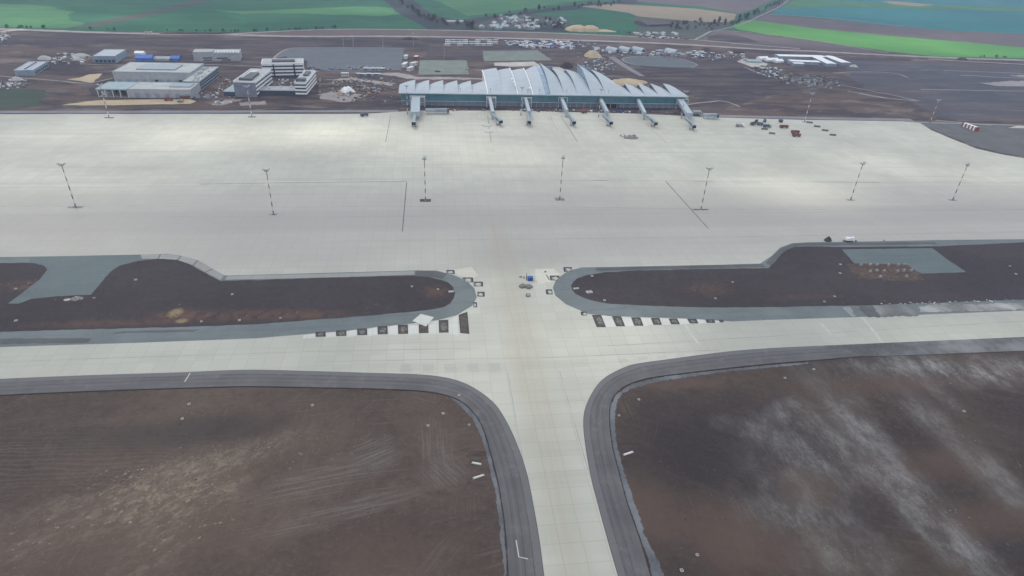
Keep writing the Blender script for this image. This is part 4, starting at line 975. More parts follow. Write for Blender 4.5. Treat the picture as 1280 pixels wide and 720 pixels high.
tent('smaller bright blue tent beside the plant building', 219, 76.3, 10, 10, 5.5, m_bluet)
tent('low grey white hall between the two blue tents', 201.5, 76.0, 20, 9, 4.6, m_wall, name='low_hall', cat='hall')
tent('white canvas shelter left of the larger blue tent', 174, 68.5, 11, 8, 4, m_white)

# arched sheds in a row
def arch_shed(label, px, py, L, W, h, rz):
    g = G(px, py); o = thing('arched_shed', label, 'shed', g, rz, 'arched sheds behind the lot'); n = 10
    pts = [(W/2*math.cos(math.pi*i/n), h*math.sin(math.pi*i/n)) for i in range(n+1)]; m = MB()
    for y in (0, L):
        for x, z in pts: m.v.append((x, y, z))
    for i in range(n): m.f.append((i, i+1, n+2+i, n+1+i))
    m.build('roof', m_roofw, o)
    m = MB()
    for y in (.2, L-.2):
        m.add([(x*.98, y, z*.98) for x, z in pts], [tuple(range(n+1))])
    m.each('gable_wall', m_wallb, o); MB().box((0, .1, h*.3), (W*.4, .3, h*.6)).build('door', m_glassd, o)
for i, (px, py, lab) in enumerate(((772,66,'arched shed, leftmost of the far row'), (788,65.5,'arched shed, second of the far row, brightest roof'), (804.5,66,'arched shed, third of the far row'), (846,68,'arched shed standing apart at the right of the far row'))):
    arch_shed(lab, px, py, 20, 12.5, 6.5, 0.6)

# long white sheds at the right
def long_shed(label, p0, p1, W, h):
    a, b = G(*p0), G(*p1); c = (a+b)/2; o = thing('long_shed', label, 'shed', c, math.atan2(b.y-a.y, b.x-a.x), 'long white sheds on the right'); L = (b-a).length
    MB().box((0,0,h*.42), (L, W, h*.84)).build('walls', m_wallb, o); e = h*.85
    m = MB(); m.add([(-L/2,-W/2-.5,e),(L/2,-W/2-.5,e),(L/2,0,h),(-L/2,0,h),(L/2,W/2+.5,e),(-L/2,W/2+.5,e),(-L/2,-W/2-.5,e-.3),(L/2,-W/2-.5,e-.3),(L/2,W/2+.5,e-.3),(-L/2,W/2+.5,e-.3)], [(0,1,2,3),(3,2,4,5),(6,7,1,0),(5,4,8,9),(0,3,5,9,6),(7,8,4,2,1)]); m.build('roof', m_white, o)
long_shed('long white shed running back, the left one of the slanting pair', (1039,83.5), (1017.5,73.5), 14, 5)
long_shed('long white shed running back, the right one of the slanting pair', (1057,82), (1034.5,73.5), 14, 5)
long_shed('long white shed lying sideways, nearest of the sideways ones', (985,79), (1022,80.5), 12, 5)
long_shed('long grey white shed lying sideways at the back', (970,72.5), (1028,73.8), 14, 5)
long_shed('short white shed lying sideways before the long ones', (990,81.5), (1003,81.8), 8, 4)
tent('white marquee leftmost by the blue canopy', 955, 75, 16, 9, 4.5, m_white, .2, 'marquee', 'white marquees on the right', 'marquee')
tent('white marquee in the middle by the blue canopy', 966, 77, 20, 10, 4.5, m_white, .1, 'marquee', 'white marquees on the right', 'marquee')
tent('white marquee rightmost, against the long sheds', 975, 78.5, 14, 10, 4.5, m_white, .3, 'marquee', 'white marquees on the right', 'marquee')
tent('low pale blue canopy on the pale pad', 943, 78.5, 22, 10, 4, m_roofteal, -.1, 'canopy', None, 'canopy')
tent('flat dark barn at the corner of the beige field', 823, 33, 55, 40, 7, m_plough, .35, 'barn', None, 'barn')

# ---- copies: site cabins, cars, houses
def cabin_proto(mat, L=7.0, W=3.2, H=3.0):
    o = thing('site_cabin', 'x', 'cabin'); MB().box((0,0,H/2), (L,W,H)).build('walls', mat, o)
    MB().box((0,0,H+.1), (L+.3,W+.3,.2)).build('roof', m_offw, o); m = MB()
    for x in (-.3,.3): m.box((L*x,-W/2-.02,H*.6), (1.2,.12,1.0))
    m.each('window', m_void, o); MB().box((0,-W/2-.02,1.05), (.9,.12,2.1)).build('door', m_grey, o); return o
used = set()
def place(proto, loc, rz, label, group, sc=None):
    if proto.name not in used:
        used.add(proto.name); proto.location = loc; proto.rotation_euler = (0,0,rz); proto['label'] = label; proto['group'] = group
        if sc: proto.scale = sc
        return proto
    o = copy_tree(proto, loc, rz, label, sc); o['group'] = group; return o
c_w = cabin_proto(m_offw); c_b = cabin_proto(m_blue); c_g = cabin_proto(m_wallb); c_r = cabin_proto(m_red)
rnd = random.Random(3)
for i in range(9):
    for j, py in enumerate((52.3, 54.6, 57.0)):
        if (i*3+j) % 7 == 5: continue
        place(rnd.choice((c_w, c_g, c_w)), G(560+i*7.4+rnd.uniform(-.5,.5), py), rnd.uniform(-.04,.04), 'pale site cabin in the long camp rows behind the dark plot', 'site cabins in the camp rows', (1.15,1,1))
for i in range(62):
    px = rnd.uniform(632, 716); py = rnd.uniform(52.5, 60.5)
    place(rnd.choice((c_w, c_b, c_g, c_g, c_w, c_r)), G(px, py+(px-640)*.012), rnd.choice((0,1.57,.3,-.4)), 'small site cabin crowded behind the terminal roof', 'site cabins crowded behind the terminal', (rnd.uniform(.6,1.1),1,rnd.uniform(.7,1)))
for i in range(46):
    px = rnd.uniform(740, 935); py = 61+(px-740)*.04+rnd.uniform(-1.5,6.5)
    if 765 < px < 812 and py < 67: continue
    place(rnd.choice((c_w, c_g, c_b, c_g)), G(px, py), rnd.choice((0,1.57,.3,-.4)), 'site cabin scattered round the arched sheds', 'site cabins round the arched sheds', (rnd.uniform(.6,1.3),1,rnd.uniform(.6,1)))
for i, (px, py, rz, s, lab) in enumerate(((506,83,1.35,2.2,'long white cabin standing end on beside the large parking area'),(507.5,73,1.4,1.2,'short white cabin at the far corner of the large parking area'),(513,88,1.0,1.5,'white cabin nearest the terminal between the two parking areas'),(517,82,.9,1.6,'white cabin in the middle between the two parking areas'),(520.5,74,1.3,1.2,'pinkish white cabin at the far end between the two parking areas'))):
    place(c_w if i != 4 else c_r, G(px,py), rz, lab, 'cabins between the parking areas', (s,1.4,1.3))
for i, px in enumerate((429,433.5)): place(c_w, G(px,95.3), 0, ('left','right')[i]+' white cabin of the pair below the large parking area', 'pair of white cabins', (.6,1.2,1.3))
for px, w, lab in ((462.5,1.8,'long blue grey cabin at the left in the row'),(474.5,1.6,'long blue grey cabin at the right in the row')):
    place(c_b if 0 else c_g, G(px,88.2), 0, lab, 'cabins at the edge of the large parking area', (w*1.2,1.2,1.0))
for i in range(7): place(c_b if i%2 else c_g, G(448+i*4.4,94.8+rnd.uniform(-.4,.4)), 0, 'blue cabin in the short row below the large parking area', 'blue cabins below the large parking area', (.6,1,.9))

def car_proto(mat, name='parked_car'):
    o = thing(name, 'x', 'car'); m = MB(); m.box((0,0,.75), (4.4,1.8,.7)); b = m.build('body', mat, o)
    m = MB(); m.box((-.2,0,1.35), (2.4,1.6,.55), 0, .82); m.build('cabin', m_glassd, o); m = MB()
    for x in (-1.35,1.35):
        for y in (-.85,.85): m.hcyl((x,y,.34), math.pi/2, .2, .34, 8)
    m.each('wheel', m_blk, o); return o
cars = [car_proto(m_dgrey), car_proto(m_offw), car_proto(m_blue), car_proto(m_grey), car_proto(m_rust)]
for i in range(24):
    if i in (12,13,14,15,16): continue
    place(rnd.choice(cars), G(412+i*3.3+rnd.uniform(-.4,.4), 87+rnd.uniform(-.3,.3)) + Vector((0,0,.18)), 1.57, 'parked car in the row along the near edge of the large parking area', 'cars in the row on the large parking area')
for i in range(12): place(rnd.choice(cars), G(411+rnd.uniform(0,80), 84.5+rnd.uniform(-.5,.5))+Vector((0,0,.18)), 1.57, 'parked car in the looser second row of the large parking area', 'cars in the looser row')
for i in range(14): place(rnd.choice(cars), G(386+rnd.uniform(0,12), 84+rnd.uniform(0,6))+Vector((0,0,.1)), rnd.uniform(0,3), 'parked car beside the rear wing of the office block', 'cars by the office block')
for px, py in ((350,73.5),(354,72.5),(357,72)): place(cars[0], G(px,py)+Vector((0,0,.18)), 0, 'dark car on the curved rim of the large parking area', 'cars on the curved rim')
place(cars[0], G(547,90)+Vector((0,0,.2)), 0, 'dark car on the pale parking area behind the terminal', 'car on the pale parking area', (1.6,1.4,1.2))
place(cars[1], G(583,86.5)+Vector((0,0,.2)), 0, 'white car at the right rim of the pale parking area', 'car at the pale parking rim', (1.2,1.2,1.2))
for px, lab in ((1030,''),(190,'')): pass
place(cars[1], G(186,41.5)+Vector((0,0,.3)), 0, 'white vehicle driving on the long pale earth road', 'vehicle on the far road', (2.2,1.3,1.6))

def house_proto(wall, roof):
    o = thing('house', 'x', 'house'); MB().box((0,0,1.6), (11,8,3.2)).build('wall', wall, o)
    m = MB(); m.add([(-6,-4.6,3.1),(6,-4.6,3.1),(6,4.6,3.1),(-6,4.6,3.1),(-6,0,5.8),(6,0,5.8)], [(0,1,5,4),(2,3,4,5),(1,2,5),(3,0,4),(3,2,1,0)]); r = m.build('roof', roof, o)
    MB().box((2,1,5.6), (.8,.8,1.4)).build('chimney', m_conc, r); return o
hs = [house_proto(m_wallb, m_conc), house_proto(m_wall, m_roofteal), house_proto(m_conc, m_concd), house_proto(m_wallb, m_wall)]
for i in range(70):
    px = rnd.gauss(637, 26); px = min(705, max(592, px)); py = rnd.uniform(21, 37) if px < 660 else rnd.uniform(26, 37)
    if py < 37-(px-590)*.36 and px < 625: continue
    place(rnd.choice(hs), G(px, py), rnd.uniform(0,3.1), 'small pale roofed house among the scattered far village houses', 'houses of the far village', (rnd.uniform(.6,1.2),)*3)
for px in (563,569,575): place(hs[0], G(px, 28.5), .1, 'long pale farm building in the fork of the gully', 'farm buildings in the gully fork', (1.1,.9,.8))
for i in range(20):
    px = rnd.uniform(790, 850); place(rnd.choice(hs), G(px, rnd.uniform(41.5,45.5)), rnd.uniform(0,3), 'small house beside the far pale road', 'houses beside the far road', (rnd.uniform(.4,.8),)*3)

m = MB(); lp = thing('lamp_post', 'x', 'lamp post'); m.cyl((0,0), 0, 18, .3, .18, 8); m.build('pole', m_grey, lp); MB().box((0,0,18), (3.2,.6,.4)).build('lamp_head', m_offw, lp)
for px, py, l in ((442,62,'at the back rim of the large parking area, left'),(479,62,'at the back rim of the large parking area, middle'),(517,58,'on the dark ground right of the large parking area'),(555.5,73,'behind the pale parking area'),(430,63,'leftmost behind the large parking area')): place(lp, G(px,py), .2, 'thin grey lamp post '+l, 'lamp posts of the parking areas')
# ---- heaps
def heap(label, px, py, rx, ry, h, mat, name='sand_heap', rz=0, seed=1, cat='heap', flat=1.0):
    g = G(px, py); m = MB(); m.heap((0,0,0), rx, ry, h, rz, 22, 7, seed, .25, flat); o = m.build(name, mat, None, True); o.location = g; return tag(o, label, cat)
heap('pointed yellow sand heap behind the terminal roof', 740.5, 70.5, 13, 13, 8.5, m_sand)
heap('broad low sand heap behind the right hand roof shells', 785, 104, 24, 17, 4.5, m_sand, seed=3, flat=.7)
heap('large pale sand stockpile beyond the far road, left mound', 722, 38.3, 21, 15, 9, m_sand, seed=4, flat=.6)
heap('large pale sand stockpile beyond the far road, right mound', 738, 38.6, 17, 14, 9, m_sand, seed=5, flat=.6)
heap('flat pale tail of the far sand stockpile', 755, 39.3, 22, 8, 3, m_sand, seed=6, flat=.7)
heap('dark spoil heap behind the middle of the terminal roof', 708, 84, 9, 9, 7, m_dark, 'spoil_heap', seed=7)
for i, (px, py, rx, h, lab) in enumerate(((883,62.5,10,3.5,'small dark spoil heap by the long earth road'),(920,65.5,16,4.5,'long dark spoil heap by the long earth road'),(615,50,13,2.5,'low dark spoil heap behind the camp rows'),(512,49,12,3,'low dark spoil heap by the far road, left of the camp rows'),(1203,75,9,4,'dark heap beside the far right road'))):
    heap(lab, px, py, rx, 8, h, m_dark, 'spoil_heap', seed=10+i)
heap('white rubble heap below the large parking area', 434.5, 114.5, 8, 6, 5.5, m_white, 'tarp_covered_heap', seed=20)
heap('small white heap by the workshop', 21, 100.5, 6, 5, 4, m_conc, 'rubble_heap', seed=21)
heap('pale rubble heap left of the flat warehouse', 101, 71, 12, 7, 4, m_conc, 'rubble_heap', seed=22)
heap('second pale rubble heap left of the flat warehouse, further forward', 99, 75.5, 8, 5, 3, m_conc, 'rubble_heap', seed=23)
heap('pale heap behind the workshop', 56, 74, 8, 6, 4, m_conc, 'rubble_heap', seed=24)
heap('small pale heap at the right end of the long sheds', 1067, 83.5, 7, 5, 3, m_conc, 'rubble_heap', seed=25)
heap('stack of steel and timber lying on the apron before the terminal', 789, 173, 8, 3.6, 2.6, m_rubble, 'material_heap', seed=26)
heap('dark brushwood heap at the rim of the apron, near the white lorry', 1034.5, 301.5, 2.6, 2.0, 3.2, m_leaf2, 'brushwood_heap', seed=27)
# rubble and stores that nobody could count
def litter(name, label, area, n, smin, smax, mats, seed, zmax=1.5):
    r = random.Random(seed); mb = [MB() for _ in mats]
    P = [Vector(G2(*p)) for p in area]
    for i in range(n):
        a, b = min(1, max(0, r.gauss(.5, .27))), min(1, max(0, r.gauss(.5, .27))); p = P[0].lerp(P[1], a).lerp(P[3].lerp(P[2], a), b); s = r.uniform(smin, smax)
        mb[r.randrange(len(mats))].box((p.x, p.y, .1+s*.2), (s, s*r.uniform(.4,1), min(zmax, s*.5)), r.uniform(0,3))
    allm = MB(); idx = []
    for k, q in enumerate(mb): allm.add(q.v, q.f); idx += [k]*len(q.f)
    o = allm.build(name, mats); o.data.polygons.foreach_set('material_index', idx); tag(o, label, None, None, 'stuff')
litter('scattered_materials', 'loose building materials strewn along the right of the site', [(985,92),(1045,98),(1050,112),(975,104)], 300, .8, 3.4, [m_conc, m_wallb, m_rubble, m_dgrey, m_concd, m_soilp], 1)
litter('scattered_materials', 'loose building materials by the pale pad', [(935,86),(962,80),(990,96),(965,100)], 120, 1, 4, [m_offw, m_wallb, m_rubble, m_grass], 2)
litter('scattered_materials', 'loose stores between the office block and the terminal', [(400,98),(490,96),(495,128),(400,124)], 260, .8, 3.0, [m_conc, m_rubble, m_dgrey, m_sand, m_rust, m_concd], 3)
litter('scattered_materials', 'loose stores left of the workshop', [(0,102),(30,99),(40,109),(0,112)], 90, .8, 3, [m_offw, m_rubble, m_dgrey], 4)
litter('scattered_materials', 'loose stores round the office block', [(255,100),(296,96),(300,128),(250,132)], 120, .8, 2.6, [m_offw, m_rubble, m_rust], 5)
litter('scattered_materials', 'loose stores in the courtyard of the office block', [(335,100),(370,98),(372,108),(335,108)], 60, .8, 2.2, [m_offw, m_rubble, m_rust], 6, 1)
litter('scattered_materials', 'loose stores behind the terminal and round the sand heap', [(720,66),(765,66),(770,90),(735,96)], 160, .8, 3, [m_offw, m_rubble, m_dgrey, m_wallb], 7)
litter('scattered_materials', 'loose stores behind the blue tents and warehouse', [(60,68),(115,68),(112,80),(60,80)], 90, 1, 4, [m_offw, m_rubble, m_dgrey], 8)
litter('scattered_materials', 'small equipment under the terminal front', [(560,136.5),(850,139.5),(850,142),(560,139)], 150, .8, 2.6, [m_offw, m_rubble, m_dgrey, m_rust, m_blue], 9, 2)
litter('scattered_materials', 'pale clutter of the far camp', [(640,50),(745,52),(740,62),(640,60)], 220, 1.2, 4, [m_offw, m_wallb, m_dgrey, m_blue, m_rubble], 10, 2.5)
litter('scattered_materials', 'pale clutter along the row of sheds', [(745,60),(930,68),(930,78),(750,68)], 300, 1, 3.5, [m_offw, m_wallb, m_dgrey, m_rust, m_rubble, m_concd], 11, 2)
litter('scattered_materials', 'white clutter in the far left corner by the road', [(-10,38),(14,39),(14,52),(-10,54)], 60, 1, 3.5, [m_offw, m_conc, m_dgrey], 15)
litter('roadside_clutter', 'dark clutter along the far road', [(800,45),(860,48),(858,49.5),(800,47)], 60, 2, 5, [m_leaf, m_offw, m_dgrey], 12)
litter('scattered_materials', 'pale chippings lying on the soil at the lower edge of the right island', [(1050,381.5),(1290,373),(1290,376),(1050,384)], 110, .2, 1.0, [m_offw, m_conc, m_concd], 13, .3)
litter('scattered_materials', 'broken stone on the apron round the light mast', [(690,245),(705,245),(705,255),(690,255)], 14, .2, .6, [m_conc], 14, .4)

def clods(name, label, spots, mats, seed, h=.07, z=.12):
    r = random.Random(seed); V = []; A = MB(); idx = []
    for px, py, rx, ry, ang, n, smin, smax, dirn in spots:
        g = G(px, py)
        for i in range(n):
            u, v = r.gauss(0, .5)*rx, r.gauss(0, .5)*ry; x = g.x+u*math.cos(ang)-v*math.sin(ang); y = g.y+u*math.sin(ang)+v*math.cos(ang)
            s_ = smin*(smax/smin)**(r.random()**2); el = r.uniform(.3,.8); d = dirn+r.gauss(0,.35); k = r.randint(5,7); q = []
            for j in range(k):
                a = 2*math.pi*j/k; w = r.uniform(.55,1.1)*s_/2; q.append((x+w*math.cos(a)*math.cos(d)-w*el*math.sin(a)*math.sin(d), y+w*math.cos(a)*math.sin(d)+w*el*math.sin(a)*math.cos(d)))
            vs = [(a, b, z+h*r.uniform(.6,1.2)) for a, b in q]+[(a, b, z-.05) for a, b in q]
            f = [tuple(range(k))]+[(j, k+j, k+(j+1)%k, (j+1)%k) for j in range(k)]; A.add(vs, f); idx += [r.randrange(len(mats))]*len(f)
    o = A.build(name, mats); o.data.polygons.foreach_set('material_index', idx); tag(o, label, None, None, 'stuff')
m_cl1 = plain('dry_clay', (0.20,0.165,0.125), .95, .2, 1); m_cl2 = plain('dry_brown_clay', (0.135,0.108,0.085), .95, .2, 1); m_cl3 = plain('grey_crust', (0.17,0.16,0.15), .95, .2, 1); m_cl4 = plain('dark_clod', (0.045,0.036,0.032), .95, .3, 1)
clods('dry_clods', 'pale dry crusts and clods on the graded soil', [(205,615,22,10,.2,420,.25,2.0,.4),(185,590,16,6,.2,180,.2,1.6,.3),(235,650,14,10,.5,220,.2,1.8,.6),(90,660,26,12,.4,200,.2,1.5,.6),(300,570,26,8,.3,240,.2,1.3,.4),(400,560,30,12,.2,200,.15,1.0,.3),(255,580,6,4,.3,30,.6,2.4,.2)], [m_cl1,m_cl2,m_cl2,m_cl3], 5)
clods('dark_clods', 'dark clods scattered over the left soil', [(200,560,60,25,0,500,.15,.9,.2),(430,620,35,28,0,400,.15,.9,.2),(560,560,14,22,0,120,.15,.7,.2)], [m_cl4,m_cl2], 6, .12)
clods('grey_crusts', 'grey dried crusts in streaks over the right soil', [(1010,560,10,5,-.9,90,.2,1.1,-.9),(1120,600,34,4,-.95,220,.2,1.2,-.9),(1190,665,24,4,-.95,150,.2,1.2,-.9),(1170,530,34,4,-.95,160,.2,1.0,-.9),(1210,462,50,8,0,300,.2,1.4,-.2),(1070,700,14,7,-.5,70,.2,.9,-.9),(1000,640,16,12,0,90,.15,.8,-.5)], [m_cl3,m_cl2,m_cl3], 7)
clods('dark_clods', 'dark clods scattered over the right soil', [(900,580,34,30,0,380,.15,.9,.2),(1100,560,60,30,0,420,.15,.8,.2),(820,660,14,20,0,100,.15,.7,.2)], [m_cl4,m_cl2], 8, .12)
clods('dry_clods', 'crumbs of earth on the left island', [(300,392,60,5,.0,260,.2,1.2,0),(220,396,7,4,0,60,.3,1.6,0),(90,374,8,2.2,0,40,.3,1.2,0),(540,372,8,7,0,50,.2,.8,0),(30,358,14,7,0,60,.3,1.2,0)], [m_cl1,m_cl2,m_redsoil], 9, .12, .40)
clods('dry_clods', 'crumbs of earth on the right island', [(1110,342,24,7,0,120,.3,1.4,0),(885,362,24,9,0,80,.2,.9,0),(1150,376,90,2,0,110,.2,.9,0),(740,362,8,5,0,30,.2,.9,0)], [m_cl1,m_cl2,m_redsoil], 10, .12, .40)
# ---- trees and shrub belts
def tree_proto(h, w, mat, seed):
    r = random.Random(seed); o = thing('tree', 'x', 'tree'); m = MB(); m.cyl((0,0), 0, h*.6, h*.03, h*.012, 7)
    for k in range(5):
        a = r.uniform(0, 6.3); z = h*r.uniform(.25,.5); m.bar((0,0,z), (w*.35*math.cos(a), w*.35*math.sin(a), z+h*.25), h*.014)
    m.build('trunk', m_bark, o); m = MB()
    for k in range(260):
        a = r.uniform(0, 6.3); t = r.random(); z = h*(.22+.78*t); rad = w*.5*math.sin(math.pi*(.15+.8*t))**.7*r.random()**.4*(1+.3*math.sin(a*3+seed)); s = h*.06*r.uniform(.6,1.3)
        c = Vector((rad*math.cos(a), rad*math.sin(a), z)); u = Vector((r.uniform(-1,1),r.uniform(-1,1),r.uniform(-1,1))).normalized(); v = u.orthogonal().normalized()
        m.add([c-u*s, c+v*s, c+u*s, c-v*s], [(0,1,2,3)])
    m.build('crown', mat, o); return o
trees = [tree_proto(9, 7, m_leaf, 1), tree_proto(7, 7, m_leaf2, 2), tree_proto(11, 6, m_leaf, 3), tree_proto(6, 6, m_leaf2, 4)]
for i in range(46):
    px = rnd.uniform(838, 918); py = rnd.uniform(27.5, 38) if px < 890 else rnd.uniform(26.5, 34)
    place(rnd.choice(trees[:3]), G(px, py), rnd.uniform(0,6), 'leafless looking tree in the scrub above the far road', 'trees in the scrub above the far road', (rnd.uniform(.45,1.0),)*3)
for i in range(70):
    t = rnd.random(); a, b = rnd.choice((((500,3),(530,22)),((530,22),(560,30)),((600,24),(700,11)),((700,11),(790,3)),((570,30),(600,36))))
    px = a[0]+(b[0]-a[0])*t; py = a[1]+(b[1]-a[1])*t+rnd.uniform(-2.5,3)
    place(rnd.choice(trees), G(px, py), rnd.uniform(0,6), 'dark tree in the gully between the far fields', 'trees in the gullies', (rnd.uniform(.6,1.2),)*3)
for i in range(40):
    t = rnd.random(); px = 918+(985-918)*t; py = 29+( -2-29)*t+rnd.uniform(-2,3)
    place(rnd.choice(trees), G(px, py), rnd.uniform(0,6), 'dark tree in the belt beside the climbing far road', 'trees beside the climbing road', (rnd.uniform(.6,1.1),)*3)
for i in range(60):
    px = rnd.choice((rnd.uniform(0,60), rnd.uniform(60,420), rnd.uniform(130,420), rnd.uniform(740,790), rnd.uniform(1100,1270))); 
    yy = 35.5 if px < 60 else (37+ (px-60)*.012 if px < 300 else (40-(px-300)*.035 if px < 430 else (36+(px-740)*.14 if px < 800 else 68+(px-1100)*.028)))
    place(trees[3] if i%2 else trees[1], G(px, yy), rnd.uniform(0,6), 'low dark bush on the verge between the far road and the fields', 'bushes on the far road verge', (rnd.uniform(.3,.8),)*3)
for i in range(26):
    px = rnd.uniform(660, 705); place(rnd.choice(trees), G(px, rnd.uniform(26,37)), rnd.uniform(0,6), 'tree beside the far village', 'trees beside the far village', (rnd.uniform(.5,1),)*3)

#@@NEAR
# ================================================================ vehicles and small things on the apron
def truck(label, px, py, rz, cabm, bodym, L=7.5, W=2.5, H=2.9, tip=False, cat='lorry', name='lorry', grp=None):
    g = G(px, py); g.z = .31; o = thing(name, label, cat, g, rz, grp)
    MB().box((0,0,.85), (L,W*.5,.35)).build('chassis', m_dgrey, o)
    m = MB(); m.box((L/2-1.0,0,1.85), (1.9,W*.94,2.0), 0, .93); c = m.build('cab', cabm, o)
    MB().box((L/2-.02,0,2.2), (.1,W*.8,.7)).build('windscreen', m_glassd, c)
    m = MB(); bl = L-2.4
    if tip:
        z0, z1 = 1.1, H-.2; x0, x1 = -L/2, -L/2+bl
        for s in (-1,1): m.box(((x0+x1)/2, s*W*.48, (z0+z1)/2), (bl,.12,z1-z0))
        m.box((x0+.06,0,(z0+z1)/2), (.12,W*.9,z1-z0)); m.box((x1-.06,0,(z0+z1)/2+.2), (.12,W*.9,z1-z0+.4)); m.box(((x0+x1)/2,0,z0+.06), (bl-.26,W*.9,.12))
        b = m.build('tipper_body', bodym, o); MB().heap((x0+bl/2,0,z0+.3), bl*.42, W*.4, .9, 0, 12, 4, 2).build('load', m_soilp, b)
    else:
        m.box((-L/2+bl/2,0,(1.05+H)/2), (bl,W,H-1.05)); b = m.build('box_body', bodym, o)
    for x in (-L/2+1.0, -L/2+2.3, L/2-1.2):
        m = MB()
        for s in (-1,1): m.hcyl((x,s*W*.42,.5), math.pi/2, .32, .5, 10)
        m.each('wheel', m_blk, o)
    return o
truck('dark lorry parked near the far rim of the apron, left of the terminal', 455.5, 145.5, .4, m_dgrey, m_dgrey)
truck('white box lorry standing at the near rim of the apron above the right island', 1061, 302.3, 0, m_white, m_white, 5.5, 2.3, 2.7)
truck('pale lorry with a trailer at the left of the vehicle group on the apron', 924.5, 158.5, -.1, m_white, m_grey, 8)
truck('dark green tipper at the left front of the dark vehicle group', 941, 156.5, .5, m_dgrey, m_dgrey, 6.5, tip=True)
truck('dark tipper behind the others in the vehicle group', 945, 153.8, .9, m_dgrey, m_rust, 6, tip=True)
truck('dark blue lorry in the middle of the vehicle group', 949.5, 156.8, -.3, m_blue, m_dgrey, 6)
truck('grey tipper at the right of the dark vehicle group', 958.5, 159.5, -.2, m_grey, m_dgrey, 8, tip=True)
truck('small dark van furthest back in the vehicle group', 955.5, 152.8, 1.2, m_dgrey, m_dgrey, 4.5)
truck('brown red lorry standing alone right of the vehicle group', 979.5, 160.3, -.05, m_red, m_rust, 8.5, tip=True)
truck('brown red lorry, back one of the close pair', 993.5, 167, -.05, m_rust, m_red, 8, tip=True)
truck('brown red lorry, front one of the close pair', 995, 171, -.05, m_red, m_rust, 8, tip=True)
truck('small dark van behind the brown red lorry', 975.5, 153.3, 0, m_dgrey, m_dgrey, 4)
truck('red lorry in front of the cargo building', 211, 126, 0, m_red, m_red, 8, tip=True)
truck('yellow brown lorry on the sand before the cargo building', 226, 128, 0, m_sand, m_sand, 6, tip=True)
truck('dark red lorry before the right corner of the cargo building', 232, 123.9, 0, m_rust, m_rust, 9)
truck('red service truck under the terminal between the fourth and fifth bridges', 730, 141.5, .3, m_red, m_red, 6)

# striped barrier of red and white blocks at the corner of the apron
a, b = G(1203,157.8), G(1221,164.3); c = (a+b)/2
o = thing('striped_hut', 'long red and white striped hut at the right corner of the apron', 'hut', c, math.atan2(b.y-a.y,b.x-a.x)); L = (b-a).length
for i in range(9): MB().box((-L/2+L*(i+.5)/9,0,2.0), (L/9-.006,3.6,4.0)).build('wall_panel', m_red if i%2 == 0 else m_white, o)
MB().box((-.4,.6,4.1), (L*.82,1.8,.18)).build('roof', m_white, o)

# pits left open beside the new slabs
def pit(label, quad, mat=m_soilp, pile=True, z=0.30, name='open_pit', grp='open pits along the islands', seed=0, edges=(0,1,2,3), ew=.24, fill=None):
    P = [Vector(G2(*p)) for p in quad]; c = sum(P, Vector((0,0)))/4; o = thing(name, label, 'pit', (c.x, c.y, z), 0, grp); q = [p-c for p in P]
    MB().prism(q, .0, .045).build('pit_floor', mat, o); m = MB()
    for i in edges:
        A, B = q[i]*.97, q[(i+1)%4]*.97; m.bar((A.x,A.y,.07), (B.x,B.y,.07), ew, .12)
    m.build('form_edge', m_void, o)
    if pile:
        r = min((q[1]-q[0]).length, (q[2]-q[1]).length)*.3; m = MB(); m.heap((.2,-.1,.05), max(.5, (q[1]-q[0]).length*.40), max(.4, (q[2]-q[1]).length*.42), .14, 0, 14, 4, seed, .3); m.build('gravel_fill', fill or m_concf, o)
    return o
def slab(quad, mat=m_newslab, z=0.325): 
    sheet('concrete_slab', quad, z, mat, label='fresh pale slab between the open pits', skirt=.02)
LP = [(395,407,416,421.5),(420.5,433,414.3,420.5),(447,459,412,419.5),(472.5,484.5,409,418.5),(498,510,407,418),(524,535.5,406.5,417),(549,560.5,401,416.5)]
nm = ['first','second','third','fourth','fifth','sixth','seventh']
for i, (x0,x1,y0,y1) in enumerate(LP):
    pit(nm[i]+' open pit from the left below the left island', [(x0-.4,y0),(x1-.4,y0-.5),(x1,y1-.4),(x0,y1)], pile=i not in (5,), seed=i)
    if i < 6:
        nx = LP[i+1]; slab([(x1+.6,y0+.5),(nx[0]-1,nx[2]-.3 if i != 4 else nx[2]+1),(nx[0]-.6,nx[3]+1.2),(x1+.4,y1+1.4)])
slab([(561.5,400.5),(572,396),(573,420),(561.5,418)]); slab([(380,420),(394,417),(394,423),(378,424)])
pit('large dark pit at the right end of the row below the left island', [(573.5,394),(584,390.5),(586.5,418),(575.5,417)], pile=False)
for i, (x0,y0,x1,y1) in enumerate(((557.8,338.6,567.6,343.2),(578.5,348,590.8,353.6),(591.8,353.2,603,358.6),(596.5,366,605,371.5),(591.5,379,595.5,384.8))):
    pit(nm[i]+' notch from the top round the nose of the left island', [(x0,y1),(x1,y1),(x1,y0),(x0,y0)], mat=m_concf, grp='notches round the left island', seed=i+20, edges=(1,2), ew=.75, fill=m_conc)
RP = [[(740,394.5),(751,394.5),(757,409.5),(746,409.5)],[(765,396.2),(776,396.2),(781,408.4),(770.5,408.4)],[(789,397.5),(800,397.5),(804,407.7),(793,407.7)],[(813.7,398.2),(823.7,398.2),(827,406.5),(817,406.5)],[(836,399),(846,399),(849.5,405.7),(839,405.7)],[(859,399.5),(870,399.5),(872.5,404.7),(862.5,404.7)],[(881.7,400.3),(892.5,400.3),(893.7,404),(883.7,404)],[(898.7,400.8),(903.7,400.8),(904.5,403.3),(900,403.3)]]
